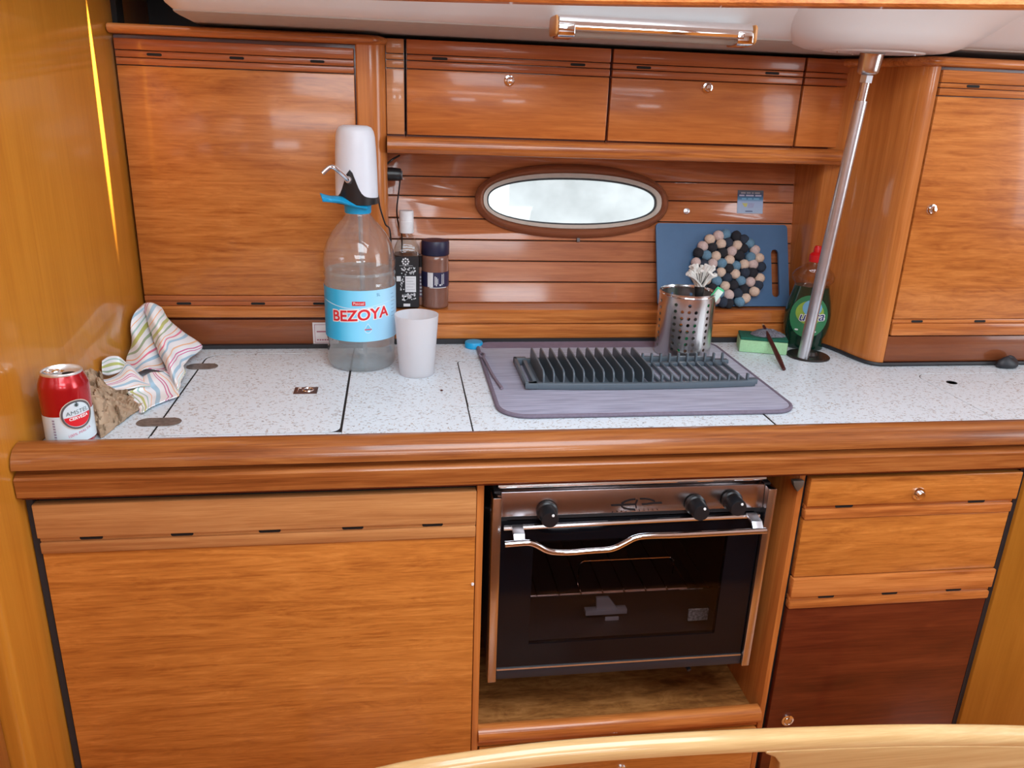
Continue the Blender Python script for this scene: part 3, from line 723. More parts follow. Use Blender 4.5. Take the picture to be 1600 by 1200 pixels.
# ================================================================== ceiling lamp
lampc = [at(870, 46, 1.42), at(1176, 50, 1.42)]
xa, xb = .262, .599
la = thing('ceiling_lamp', 'long chrome tube lamp fixed under the white liner', 'lamp', ((xa+xb)/2, 1.41, 1.52))
zc = 1.537
m = MB(); m.prism([(1.400, zc+.017), (1.394, zc+.013), (1.390, zc+.006), (1.3885, zc-.001), (1.391, zc-.005), (1.400, zc-.007), (1.412, zc-.007), (1.440, zc+.006), (1.446, zc+.016)], xa+.004, xb-.004, 'x'); m.build('reflector', CHROME, la, smooth=25)
m = MB(); m.tube([(xa+.024, 1.412, zc-.008), (xb-.024, 1.412, zc-.008)], .0085, 16); m.build('diffuser_tube', clear('tube_plastic', (.9,.88,.84,1), 1.3, 1.0, .15, .55, (.62,.54,.46,1)), la)
for e0, e1 in ((xa+.002, xa+.030), (xb-.030, xb-.002)):
    m = MB(); m.prism(rrect(1.388, 1.440, zc-.018, zc+.008, .008, 5), e0, e1, 'x'); m.build('end_cap', CHROME, la, bevel=.002)
for e0, e1 in ((xa-.003, xa+.0015), (xb-.0015, xb+.003)):
    m = MB(); m.prism(rrect(1.386, 1.446, zc-.015, zc+.016, .009, 5), e0, e1, 'x'); m.build('end_plate', W_RAIL if False else plain('reflected_wood_amber', (.55,.24,.07,1), .3), la, bevel=.002)  # chrome plates with the reflected wood painted in as amber

# ================================================================== steel pole
foot = on(1254, 561, .92); top = at(1365, 70, 1.485)
po = thing('steel_pole', 'slim stainless steel support pole standing on the worktop', 'pole', (foot.x, foot.y, .92))
A = Vector((foot.x, foot.y, .923)); B = Vector((top.x, top.y, 1.524))
D = (B-A)
def along(z): return A+D*((z-A.z)/D.z)
m = MB(); c = on(1262, 556.5, .92); m.lathe([(.0455, 0), (.0455, .002), (.043, .004), (.020, .0055), (.016, .012), (.0005, .0125)], (c.x, c.y, .9201), 40); m.build('base_flange', plain('black_flange', (.03,.028,.028,1), .25, .3), po)
m = MB(); m.tube([A, along(1.442)], [.0118, .0112], 24, smooth=4); m.build('tube', STEELD, po)
m = MB(); m.tube([along(1.440), along(1.487)], .0088, 20); m.build('threaded_end', STEEL, po)
m = MB(); m.tube([along(1.474), along(1.489)], .0120, 6); m.build('lock_nut', STEELD, po, smooth=0)
m = MB(); m.tube([along(1.487), along(1.489), along(1.495), along(1.5235), along(1.524)], [.013, .0165, .0195, .0215, .0240], 28, smooth=5); m.build('head_socket', STEEL, po)

# ================================================================== water bottle
bc_ = on(565, 583, .92); BX, BY = bc_.x-.001, bc_.y+.0635
wbt = thing('water_bottle', 'big clear five litre plastic water bottle with light blue label', 'bottle', (BX, BY, .92))
PET = clear('clear_pet', (.975,.985,.99,1), 1.45, 1.9, .05, .13, (.88,.90,.93,1))
prof = [(.054, .0), (.061, .002), (.0640, .008), (.0655, .016), (.0645, .024), (.0655, .034), (.0635, .042), (.0640, .048), (.0655, .056), (.0672, .062), (.0674, .160), (.0676, .168), (.0655, .174), (.0678, .181), (.0655, .188), (.0680, .196), (.0676, .205), (.0650, .222), (.0590, .240), (.0500, .257), (.0400, .270), (.0305, .280), (.0245, .288), (.0225, .292), (.0225, .298)]
def rib(t, z):
    if z < .056: return 1+.018*math.cos(5*t+z*120)*(1 if z > .004 else .2)
    if z > .20: return 1+.010*math.cos(14*t)*max(0, 1-abs(z-.225)/.03)
    return 1
m = MB(); m.lathe(prof, (BX, BY, .9205), 64, True, False, wob=rib); m.build('body', PET, wbt, smooth=60)
m = MB(); m.lathe([(.050, .002)]+[(r-.0022, z) for r, z in prof[1:15]]+[(.0645, .183), (.062, .1832)], (BX, BY, .9208), 48, True, True, wob=rib)
m.build('water', clear('water_volume', (.93,.965,.975,1), 1.33, 1.0, .03, .16, (.66,.84,.90,1)), wbt, smooth=50)
phi0 = math.atan2(-BY, -BX)                                    # the label faces the cabin
def lab(a, b, dr=.0008):
    t = phi0+a/.0676
    return Vector((BX+(.0676+dr)*math.cos(t), BY+(.0676+dr)*math.sin(t), b))
LBL0, LBL1 = .983, 1.0805
def label_mat():
    m, nt, b = base_mat('blue_bottle_label'); N = nt.nodes.new; L = nt.links.new
    uv = N('ShaderNodeUVMap'); uv.uv_map = 'uv'; r = N('ShaderNodeValToRGB'); sx_ = N('ShaderNodeSeparateXYZ')
    L(uv.outputs[0], sx_.inputs[0])
    e = r.color_ramp.elements; e[0].position = .0; e[0].color = srgb(30, 150, 205); e[1].position = 1; e[1].color = srgb(165, 215, 245)
    for p_, c_ in ((.30, srgb(45, 180, 228)), (.42, srgb(120, 212, 248)), (.7, srgb(170, 222, 250))): q = e.new(p_); q.color = c_
    L(sx_.outputs[0], r.inputs[0]); L(r.outputs[0], b.inputs['Base Color']); b.inputs['Roughness'].default_value = .35; return m
m = MB(); n = 48
m.grid([[lab(-.120+.240*j/n, z_, .0003) for j in range(n+1)] for z_ in (LBL1, LBL0)], lambda i, j: (j, i))
lb = m.build('label', label_mat(), wbt, fix=False)
def lab2(dr): return lambda a, b: lab(a, b+1.034, dr)
tz = 0.006
text('lettering', 'BEZOYA', .0245, lambda a, b: lab(a-.001, b*1.15+1.0335+a*.08, .0009), PAPERW, lb, bold=.0022, sub=.006, sx=1.20)
text('lettering', 'BEZOYA', .0245, lambda a, b: lab(a-.001, b*1.15+1.0335+a*.08, .0013), REDP, lb, bold=.0006, sub=.006, sx=1.20)
strip(-.0155, .0085, 1.0525, 1.0605, lambda a, b: lab(a, b, .0009), 'badge', REDP, lb)
text('badge_lettering', 'Pascual', .0068, lambda a, b: lab(a-.0035, b+1.0567, .0013), PAPERW, lb, sub=.004)
text('volume_print', '5L', .0080, lambda a, b: lab(a+.034, b+1.0715, .0009), plain('label_blue_ink', srgb(70, 120, 150), .5), lb)
dropp = [(0, .0115)]+[(.0068*math.cos(math.radians(a)), -.001+.0068*math.sin(math.radians(a))) for a in range(30, -211, -20)]
patch([(a+.0125, b+1.0075) for a, b in dropp], lambda a, b: lab(a, b, .0009), 'drop_mark', plain('drop_white', srgb(215, 238, 250), .5), lb)
patch([(a*.82+.0125, b*.82+1.0075) for a, b in dropp], lambda a, b: lab(a, b, .0012), 'drop_mark', plain('drop_blue', srgb(120, 205, 240), .5), lb)
strip(.0060, .0190, 1.0058, 1.0082, lambda a, b: lab(a, b, .0016), 'drop_print', plain('pinkish_red_ink', srgb(205, 90, 110), .5), lb)
def wave(a): return 1.0505-.0045*math.sin((a+.055)*38)
m = MB(); m.grid([[lab(-.085+.17*j/40, wave(-.085+.17*j/40)+dz, .0006) for j in range(41)] for dz in (.0017, 0)]); m.build('wave_line', plain('wave_pale', srgb(190, 228, 248), .5), lb, fix=False)
for k in range(9):
    strip(.066, .066+.010+.006*(k % 3)*.5, 1.068-k*.0072, 1.0688-k*.0072, lambda a, b: lab(a, b, .0006), 'fine_print', plain('label_ink2', srgb(110, 150, 185), .5), lb, 4) if k < 7 else None
# blue tear-off collar, on the neck
m = MB(); m.lathe([(.0235, 0), (.0245, .002), (.0245, .012), (.0255, .014), (.0235, .018), (.0200, .019)], (BX, BY, 1.2135), 36, False, False); col_ = m.build('collar', BLUEP, wbt)
g = [[(500, 302, 1.48), (515, 306, 1.50), (532, 307, 1.505), (552, 314, 1.508), (572, 320, 1.515)], [(503, 309, 1.470), (515, 311, 1.485), (532, 313, 1.490), (552, 321, 1.494), (574, 325, 1.505)], [(504, 315, 1.475), (518, 316, 1.49), (534, 318, 1.495), (552, 323, 1.502), (574, 328, 1.512)]]
m = MB(); m.grid(sgrid([[at(*q) for q in r] for r in g], 3, 5)); o = m.build('tear_tab', BLUEP, wbt, fix=False)
md = o.modifiers.new('s', 'SOLIDIFY'); md.thickness = .0018; md.offset = 0

# pump on top of the bottle
pz = 1.2325
pm = thing('bottle_pump', 'white electric water pump with bent chrome spout on the big bottle', 'pump', (BX, BY, pz))
PX = BX-.001
m = MB()
rp2 = [(.0385, .0), (.0388, .010), (.0380, .050), (.0368, .090), (.0352, .114), (.0330, .124), (.0290, .1305), (.0220, .1335), (.0005, .134)]
m.lathe(rp2, (PX, BY, pz+.002), 48, True, True); m.build('housing', WHITEP, pm, smooth=60)
# black collar rising into a hump under the spout
ns = 48; r0 = .0393
phis = phi0-.30
rows_b, rows_t = [], []
for k in range(ns+1):
    t = 2*math.pi*k/ns; dlt = abs((t-phis+math.pi) % (2*math.pi)-math.pi)
    h = .012+.044*math.exp(-(dlt/.36)**2)+.006*math.exp(-(dlt/.8)**2)
    rows_t.append((t, h))
m = MB()
m.loft([[(PX+(r0-.012)*math.cos(t), BY+(r0-.012)*math.sin(t), pz-.004) for t, h in rows_t[:-1]], [(PX+r0*math.cos(t), BY+r0*math.sin(t), pz-.001) for t, h in rows_t[:-1]], [(PX+(r0+.0012*min(1, h/.03))*math.cos(t), BY+(r0+.0012*min(1, h/.03))*math.sin(t), pz+h-.002) for t, h in rows_t[:-1]], [(PX+(r0-.0035)*math.cos(t), BY+(r0-.0035)*math.sin(t), pz+h) for t, h in rows_t[:-1]]], True, True, False)
m.build('base_collar', BLACKP, pm, smooth=60)
sb = Vector((PX+.040*math.cos(phis), BY+.040*math.sin(phis), pz+.045))
m = MB(); m.tube([at(546, 283, sb.y+.004), at(543, 280, sb.y-.006), at(531, 269, sb.y-.018), at(522, 262, sb.y-.028), at(517, 260.5, sb.y-.031), at(512, 263, sb.y-.034), at(503, 271.5, sb.y-.039)], .0040, 14, smooth=4); sp_ = m.build('spout', CHROME, pm, smooth=60)
m = MB(); m.lathe([(.0065, -.002), (.0065, .003), (.005, .006)], (0, 0, 0), 16); m = MB(); m.tube([at(547, 284, sb.y+.006), at(543.5, 280.5, sb.y-.005)], .0062, 16); m.build('spout_socket', STEELD, pm)
m = MB(); m.tube([(BX, BY, pz-.004), (BX, BY, pz-.019)], .0195, 24); m.build('neck_adapter', BLUEP, pm)
m = MB(); m.tube([(BX+.004, BY-.004, pz-.004), (BX+.006, BY-.008, .94)], .0042, 10); m.build('dip_tube', clear('dip_tube_plastic', (.92,.93,.93,1), 1.4, 1, .1, .25, (.8,.8,.8,1)), pm)

# cable and socket plug
sk = thing('power_socket', 'black plug and charging cable on the side of the cupboard post', 'plug', (-.012, 1.71, 1.266))
q = at(606, 272, 1.70)
m = MB(); m.tube([(-.0150, 1.70, q.z), (-.006, 1.70, q.z), (.010, 1.70, q.z-.0005), (.0125, 1.70, q.z-.0005)], [.0135, .0135, .0125, .0105], 20, smooth=2); m.build('plug', BLACKP, sk)
m = MB(); m.tube([(.0125, 1.70, q.z-.002), (.0150, 1.70, q.z-.002)], .0095, 16); m.build('plug_face', plain('grey_plug_face', (.10,.10,.11,1), .5), sk)
cpts = [(.010, 1.70, q.z-.011), at(623, 300, 1.705), at(620, 330, 1.71), at(624, 358, 1.742), at(628, 372, 1.742), at(626, 420, 1.738), Vector((-.006, 1.736, 1.03)), Vector((-.0115, 1.69, 1.03)), Vector((-.0115, 1.65, 1.05)), at(610, 366, 1.62), at(602, 350, 1.612), at(594, 325, 1.600), at(588, 300, 1.590), Vector((PX+.012, BY+.040, pz+.012))]
m = MB(); m.tube(cpts, .0016, 8, smooth=6); m.build('cable', BLACKP, sk)
m = MB(); m.tube([at(603, 258, 1.70), at(612, 250, 1.70), at(624, 243, 1.72)], .0020, 8, smooth=4); m.build('supply_cable', BLACKP, sk)

# ================================================================== cup, bottle cap
cp_ = on(652, 592, .92); CX, CY = cp_.x, cp_.y+.0325
FROST = clear('frosted_plastic', (.92,.92,.94,1), 1.35, .5, .35, .72, (.95,.95,.97,1))
m = MB(); h = .1165
m.lathe([(.0320, 0), (.0330, .001), (.0410, h), (.0400, h), (.0322, .004), (.0005, .0035)], (CX, CY, .9205), 48, True, True)
tag(m.build('plastic_cup', FROST, smooth=50), 'empty frosted white plastic cup beside the water bottle', 'cup')
p = on(741, 545, .92)
m = MB()
def kn(t, z): return 1+.012*math.cos(40*t) if .002 < z < .010 else 1
m.lathe([(.0185, 0), (.0192, .001), (.0190, .0105), (.0180, .0122), (.0150, .0128), (.0005, .0128)], (p.x, p.y+.012, .9205), 80, True, True, wob=kn)
tag(m.build('screw_closure', BLUEP), 'blue screw cap lying at the back corner of the grey mat', 'bottle cap')
p = on(690, 611, .92); m = MB(); m.lathe([(.002, 0), (.0027, .0012), (.0014, .0024)], (p.x, p.y, .9202), 7); tag(m.build('crumb', W_STICK), 'tiny dark red crumb on the worktop before the cup', 'crumb')

# ================================================================== shelf jars
SZ = .9935
bq = at(636, 420, 1.675); VX, VY = bq.x, 1.7035
vb = thing('vinegar_bottle', 'dark balsamic vinegar bottle with white cap behind the water bottle', 'bottle', (VX, VY, SZ))
def sq(r, z, c=1.0, n=40):
    out = []
    for k in range(n):
        t = 2*math.pi*k/n; cc, ss = math.cos(t), math.sin(t)
        e = 2/(2+6*c)
        out.append((VX+math.copysign(abs(cc)**e, cc)*r, VY+math.copysign(abs(ss)**e, ss)*r, SZ+z))
    return out
m = MB(); m.loft([sq(.024, 0, .8), sq(.0265, .003, .8), sq(.0268, .115, .8), sq(.0255, .128, .6), sq(.0200, .141, .2), sq(.0135, .150, 0), sq(.0115, .157, 0), sq(.0115, .165, 0)], True, True, False); m.build('glass', clear('bottle_glass', (.94,.94,.92,1), 1.45), vb, smooth=60)
m = MB(); m.loft([sq(.0225, .003, .8), sq(.0252, .005, .8), sq(.0253, .113, .8), sq(.0252, .1135, .8)], True, True, True); m.build('vinegar', plain('dark_vinegar', (.012,.006,.005,1), .2), vb, smooth=60)
m = MB(); m.lathe([(.0145, 0), (.0150, .001), (.0150, .024), (.0142, .0245), (.0142, .0262), (.0150, .0265), (.0150, .044), (.0135, .0455), (.0005, .046)], (VX, VY, SZ+.158), 32); m.build('cap', plain('white_cap', (.80,.80,.82,1), .4), vb)
vf = lambda a, b: Vector((VX+a, VY-.0272, SZ+b))
vl = patch([(-.0245, .004), (.0245, .004), (.0245, .112), (-.0245, .112)], vf, 'label', plain('black_label', (.010,.010,.012,1), .4), vb)
vf2 = lambda a, b: Vector((VX+a, VY-.0276, SZ+b))
LW = plain('label_white_ink', (.72,.72,.74,1), .5)
m = MB()
def dot(a, b, r, n=8):
    m.f.append([m.av(vf2(a+r*math.cos(2*math.pi*k/n), b+r*math.sin(2*math.pi*k/n))) for k in range(n)])
for k in range(8): dot(-.003+.0062*math.cos(k*math.pi/4), .102+.0062*math.sin(k*math.pi/4), .0021)
dot(-.003, .102, .002)
rr = random.Random(3)
for k in range(34): dot(rr.uniform(-.012, .017), rr.uniform(.074, .090), rr.uniform(.0008, .0022), 5)
for k in range(46): dot(rr.uniform(-.010, .018), rr.uniform(.020, .034), rr.uniform(.0010, .0024), 6)
for k in range(16): dot(rr.uniform(-.014, -.006), rr.uniform(.040, .072), rr.uniform(.0008, .002), 5)
for a0, a1, b0, b1 in ((-.004, .0185, .037, .071), (-.022, -.013, .060, .071), (-.016, .012, .0930, .0936), (-.008, .006, .006, .012)):
    m.f.append([m.av(vf2(a, b)) for a, b in ((a0, b0), (a1, b0), (a1, b1), (a0, b1))])
m.build('label_print', LW, vl, fix=False, smooth=0)
vf3 = lambda a, b: Vector((VX+a, VY-.0279, SZ+b))
m = MB()
for k in range(5): m.f.append([m.av(vf3(a, b)) for a, b in ((-.002, .066-k*.006), (.016-.003*(k % 2), .066-k*.006), (.016-.003*(k % 2), .0668-k*.006), (-.002, .0668-k*.006))])
m.build('label_print', plain('label_grey_ink', (.35,.35,.38,1), .5), vl, fix=False, smooth=0)

jb = at(680, 430, 1.7045); JX, JY = jb.x, 1.7045
jr = thing('spice_jar', 'brown cocoa jar with navy lid and navy label band on the shelf', 'jar', (JX, JY, SZ))
m = MB(); pr = [(.026, 0), (.0285, .002), (.0290, .006), (.0286, .012), (.0289, .014), (.0286, .017), (.0289, .019), (.0286, .022), (.0289, .025), (.0290, .092), (.0286, .095), (.0290, .098), (.0286, .101), (.0290, .104), (.0280, .112), (.0250, .114)]
m.lathe(pr, (JX, JY, SZ), 40, True, True); m.build('body', plain('cocoa_jar', srgb(128, 88, 74), .25, coat=.6), jr, smooth=60)
m = MB(); m.lathe([(.0290, 0), (.0296, .001), (.0296, .026), (.0282, .0295), (.0005, .030)], (JX, JY, SZ+.1135), 40); m.build('lid', plain('navy_lid', srgb(34, 34, 62), .4), jr, smooth=40)
pj = math.atan2(-JY, -JX)
jl = lambda a, b, d_=.0004: Vector((JX+(.0290+d_)*math.cos(pj+a/.029), JY+(.0290+d_)*math.sin(pj+a/.029), SZ+b))
l_ = strip(-.050, .050, .0470, .0790, jl, 'label', plain('navy_label', srgb(42, 40, 72), .4), jr, 30)
strip(-.0165, -.0045, .0475, .0785, lambda a, b: jl(a, b, .0007), 'label_print', LW, l_, 6)
m = MB()
for a0, a1, b0, b1 in ((-.001, .0005, .052, .071), (.0020, .0035, .050, .069), (.0050, .0060, .054, .066), (.014, .0155, .052, .075), (.018, .0192, .054, .076), (.009, .0125, .0505, .054)):
    n_ = 3; m.grid([[jl(a0+(a1-a0)*j/n_, b, .0008) for j in range(n_+1)] for b in (b1, b0)])
m.build('label_print', LW, l_, fix=False)
strip(-.012, .026, .0455, .0468, lambda a, b: jl(a, b, .0006), 'label_line', LW, l_, 8)

hb = at(657.5, 450, 1.722); 
sj = thing('small_spice_jar', 'slim black-capped spice jar half hidden between vinegar bottle and brown jar', 'jar', (hb.x, 1.7225, SZ))
m = MB(); m.lathe([(.0115, 0), (.0128, .001), (.0128, .078), (.0105, .084)], (hb.x, 1.7225, SZ), 24); m.build('body', plain('spice_pink', srgb(170, 118, 96), .35), sj)
m = MB(); m.lathe([(.0132, 0), (.0132, .022), (.0120, .0235)], (hb.x, 1.7225, SZ+.084), 24); m.build('lid', BLACKP, sj)
m = MB(); m.lathe([(.01295, .018), (.01295, .070)], (hb.x, 1.7225, SZ), 24, False, False); sl_ = m.build('label', plain('spice_label', srgb(120, 92, 110), .4), sj)
pj2 = math.atan2(-1.7225, -hb.x)
m = MB()
for k in range(6): m.grid([[(hb.x+.0132*math.cos(pj2+a), 1.7225+.0132*math.sin(pj2+a), SZ+b) for a in (-.15, .15, .5)] for b in (.064-k*.0075, .060-k*.0075)])
m.build('label_print', LW, sl_, fix=False)

# ================================================================== chopping board, trivet, sticker, hook
N2 = Vector((0, -1, .398)).normalized()
def bpl(x, z, off=0.0): return Vector((x, 1.692+.398*(z-.9945), z)) + N2*off
def lean2(u, v, off=0.0):
    d = ray(u, v); return EYE + d*((Vector((0, 1.692, .9945))+N2*off-EYE).dot(N2)/d.dot(N2))
def boardshape(x0, x1, z0, z1): return rrect(x0, x1, z0, z1, .008, 5)
tl, tr_, bl_, br_ = lean2(1031, 347), lean2(1236, 353), lean2(1022, 488), lean2(1228, 490)
bx0, bx1, bz0, bz1 = (tl.x+bl_.x)/2, (tr_.x+br_.x)/2, SZ+.0028, tl.z-.002
sl0, sl1 = lean2(1215, 390), lean2(1209, 464)
scx = (sl0.x+sl1.x)/2-.001
outer = boardshape(bx0, bx1, bz0, bz1)
# board with hand slot: bridge quads between slot and outer outline halves
m = MB()
slot = rrect(scx-.009, scx+.009, sl1.z, sl0.z, .0085, 6)
bm = bmesh.new()
def addloop(poly, off): return [bm.verts.new(bpl(a, b, off)) for a, b in poly]
for off in (-.006, .0):
    vo, vi = addloop(outer, off), addloop(slot, off)
    eo = [bm.edges.new((vo[k], vo[(k+1) % len(vo)])) for k in range(len(vo))]; ei = [bm.edges.new((vi[k], vi[(k+1) % len(vi)])) for k in range(len(vi))]
    bmesh.ops.triangle_fill(bm, use_beauty=True, use_dissolve=False, edges=eo+ei, normal=N2)
    if off < -.001: v0 = (vo, vi)
    else:
        for A_, B_ in ((v0[0], vo), (v0[1], vi)):
            for k in range(len(A_)): bm.faces.new([A_[k], A_[(k+1) % len(A_)], B_[(k+1) % len(A_)], B_[k]])
bmesh.ops.recalc_face_normals(bm, faces=bm.faces)
o0 = bpl((bx0+bx1)/2, bz0, -.003)
bmesh.ops.translate(bm, vec=-o0, verts=bm.verts)
me = bpy.data.meshes.new('chopping_board'); bm.to_mesh(me); bm.free()
tag(link('chopping_board', me, plain('slate_blue_board', srgb(66, 101, 138), .42, var=.03), None, o0, 30), 'slate blue plastic chopping board with hand slot, leaning on the planks', 'chopping board')

tcn = lean2(1138, 429, .013); TR_ = .1
tv = thing('felt_ball_trivet', 'round trivet of black, blue and beige felt balls leaning on the board', 'trivet', bpl(tcn.x, SZ, .013))
cols = [('black', srgb(34, 34, 40)), ('navy', srgb(44, 52, 66)), ('blue', srgb(96, 130, 152)), ('beige', srgb(206, 180, 160)), ('pink', srgb(196, 172, 166))]
BM_ = []
for nm, c in cols:
    bm = bmesh.new(); bmesh.ops.create_icosphere(bm, subdivisions=2, radius=.0125); me = bpy.data.meshes.new('felt_ball'); bm.to_mesh(me); bm.free()
    me.materials.append(plain('felt_'+nm, c, .95, var=.15, scale=300, bump=.5)); me.polygons.foreach_set('use_smooth', [True]*len(me.polygons)); BM_.append(me)
rr = random.Random(23); placed = []
Ax = Vector((1, 0, 0)); Az = WN.cross(Ax)*-1
Az = Vector((0, .398, 1)).normalized()
tcen = bpl(tcn.x, SZ+.0800, .0135)
ball_i = 0
for ring, (rad, cnt) in enumerate(((0, 1), (.0200, 6), (.0395, 12), (.0590, 18), (.0780, 24))):
    for k in range(cnt):
        t = 2*math.pi*k/cnt+ring*.4+rr.uniform(-.05, .05)
        p = tcen+Ax*(rad*math.cos(t)+rr.uniform(-.0012, .0012))+Az*(rad*math.sin(t)+rr.uniform(-.0012, .0012))
        near = [c_ for q_, c_ in placed if (q_-p).length < .027]
        for _ in range(6):
            ci = rr.choices(range(5), (24, 20, 18, 24, 14))[0]
            grp_ = {0: 0, 1: 0, 2: 2, 3: 3, 4: 3}
            if sum(grp_[c_] == grp_[ci] for c_ in near) <= 1 and ci not in near: break
        placed.append((p, ci))
        o = link('felt_ball', BM_[ci], None, tv, p, 0)
        o.scale = (rr.uniform(.92, 1.05), .95, rr.uniform(.92, 1.05)); o.rotation_euler = (rr.uniform(0, 6), rr.uniform(0, 6), 0)

# sticker
a, b = lean(1153, 297, .001), lean(1192, 334, .001)
stf = lambda x, z, d_=.0012: wallp(x, z, d_)
x0, x1, z1, z0 = a.x, b.x-.001, a.z, b.z
m = MB(); m.prism([(x0, z0), (x1, z0), (x1, z1), (x0, z1)], .0003, .0012, fn=lambda a_, b_, t: wallp(a_, b_, t))
def grad(name, stops, z0, z1):
    m_, nt, b_ = base_mat(name); N = nt.nodes.new; L = nt.links.new
    tc = N('ShaderNodeTexCoord'); s_ = N('ShaderNodeSeparateXYZ'); L(tc.outputs['Generated'], s_.inputs[0])
    r = N('ShaderNodeValToRGB'); e = r.color_ramp.elements
    e[0].position, e[0].color = stops[0]; e[1].position, e[1].color = stops[-1]
    for p_, c_ in stops[1:-1]: q_ = e.new(p_); q_.color = c_
    L(s_.outputs[2], r.inputs[0]); L(r.outputs[0], b_.inputs['Base Color']); b_.inputs['Roughness'].default_value = .3; return m_
st = m.build('notice_sticker', grad('sticker_print', [(0, srgb(170, 190, 215)), (.5, srgb(160, 182, 215)), (.62, srgb(80, 135, 175)), (.8, srgb(60, 78, 110)), (1, srgb(96, 98, 104))], z0, z1))
tag(st, 'small square blue notice sticker on the planks above the chopping board', 'sticker')
def srow(z_, segs, mat):
    m = MB()
    for s0, s1, hh in segs: m.f.append([m.av(stf(x0+(x1-x0)*s, z0+(z1-z0)*zz, .0016)) for s, zz in ((s0, z_-hh), (s1, z_-hh), (s1, z_+hh), (s0, z_+hh))])
    return m.build('print', mat, st, fix=False, smooth=0)
srow(.88, ((.12, .3, .035), (.34, .5, .03), (.54, .62, .03), (.66, .86, .035)), plain('sticker_grey', srgb(150, 152, 158), .4))
srow(.77, ((.06, .26, .03), (.32, .62, .03), (.68, .92, .03)), plain('sticker_lilac', srgb(186, 188, 214), .4))
srow(.63, ((.16, .34, .03), (.40, .56, .03), (.62, .84, .03)), plain('sticker_cyan', srgb(120, 178, 208), .4))
srow(.09, ((.32, .6, .022),), plain('sticker_ink', srgb(78, 92, 128), .4))
m = MB(); m.f.append([m.av(stf(x0+(x1-x0)*s, z0+(z1-z0)*zz, .0016)) for s, zz in ((.28, .28), (.36, .28), (.40, .44), (.18, .44))]); m.build('print', plain('sticker_yellow', srgb(190, 188, 120), .4), st, fix=False, smooth=0)
m = MB(); m.f.append([m.av(stf(x0+(x1-x0)*s, z0+(z1-z0)*zz, .0016)) for s, zz in ((.40, .24), (.62, .24), (.66, .44), (.42, .46))]); m.build('print', plain('sticker_mauve', srgb(158, 166, 200), .4), st, fix=False, smooth=0)
hk = lean(1072, 330)
m = MB(); m.M = Matrix.Translation(hk) @ Matrix.Rotation(math.radians(78), 4, 'X'); m.lathe([(.0065, .0), (.0062, .002), (.003, .003), (.0028, .008), (.0055, .009), (.0005, .0105)], n=18)
tag(m.build('wall_button', STEELD), 'small round metal stud on the planks beside the oval port', 'stud')

# warning label behind the bottle
a = at(488, 504, YL+.0034); b = at(512, 538, YL+.0034)
m = MB(); m.box(a.x, a.x+.052, YL+.0034, YL+.0040, b.z, a.z); wlb = m.build('warning_label', plain('white_label', (.78,.74,.75,1), .4)); tag(wlb, 'white warning label with red border on the plinth behind the water bottle', 'label')
RL = plain('faded_red_ink', srgb(176, 110, 128), .5)
m = MB(); y_ = YL+.0030; wz0_, wz1_ = b.z, a.z
def hl(a0, a1, b0, b1): m.f.append([m.av((a.x+p, y_, wz0_+q)) for p, q in ((a0, b0), (a1, b0), (a1, b1), (a0, b1))])
H_ = wz1_-wz0_
hl(.0035, .0485, H_-.0048, H_-.0038); hl(.0035, .0485, .0038, .0048); hl(.0035, .0045, .0038, H_-.0038); hl(.0475, .0485, .0038, H_-.0038)
hl(.008, .044, H_*.56, H_*.62)
for k in range(7): hl(.008+k*.005, .0115+k*.005, .0085, .0115)
m.build('print', RL, wlb, fix=False, smooth=0)

# ================================================================== drying mat
mt = thing('drying_mat', 'grey lavender fabric drying mat with piped edge under the rack', 'mat', (.43, 1.44, .92))
FAB = plain('lavender_microfibre', srgb(150, 143, 156), .95, var=.05, scale=120)
def fab_mat():
    m, nt, b = base_mat('ribbed_microfibre'); N = nt.nodes.new; L = nt.links.new
    tc = N('ShaderNodeTexCoord'); mp = N('ShaderNodeMapping'); mp.inputs['Scale'].default_value = (12, 230, 12); L(tc.outputs['Object'], mp.inputs[0])
    n = N('ShaderNodeTexNoise'); n.inputs['Scale'].default_value = 1; n.inputs['Detail'].default_value = 4; n.inputs['Distortion'].default_value = .4; L(mp.outputs[0], n.inputs['Vector'])
    r = N('ShaderNodeValToRGB'); r.color_ramp.elements[0].position = .38; r.color_ramp.elements[0].color = srgb(128, 128, 148); r.color_ramp.elements[1].position = .6; r.color_ramp.elements[1].color = srgb(152, 152, 174)
    L(n.outputs['Fac'], r.inputs[0]); L(r.outputs[0], b.inputs['Base Color']); b.inputs['Roughness'].default_value = .95; b.inputs['Sheen Weight'].default_value = .3
    bp = N('ShaderNodeBump'); bp.inputs['Strength'].default_value = .5; bp.inputs['Distance'].default_value = .0015; L(n.outputs['Fac'], bp.inputs['Height']); L(bp.outputs[0], b.inputs['Normal']); return m
FABR = fab_mat()
mo = []
mx0, mx1, my0, my1 = .1650, .6990, 1.222, 1.652
ol = rrect(mx0, mx1, my0, my1, (.055, .045, .045, .035), 8)
il = rrect(mx0+.006, mx1-.006, my0+.006, my1-.006, (.050, .040, .040, .030), 8)
m = MB(); m.prism(il, .9206, .9265); m.build('pad', FABR, mt, bevel=.001)
m = MB(); pts = [Vector((a, b, .9242)) for a, b in rrect(mx0+.004, mx1-.004, my0+.004, my1-.004, (.050, .040, .040, .030), 8)]
m.tube(pts+[pts[0]], .0039, 8); m.build('piping', plain('mauve_piping', srgb(112, 102, 118), .85, var=.1, scale=200), mt)
m = MB(); m.prism(rrect(mx0+.012, mx1-.020, my1-.046, my1-.007, .008, 3), .9262, .9272); m.build('hem_band', plain('mauve_hem', srgb(126, 112, 130), .9), mt)
a = on(753, 556, .928)
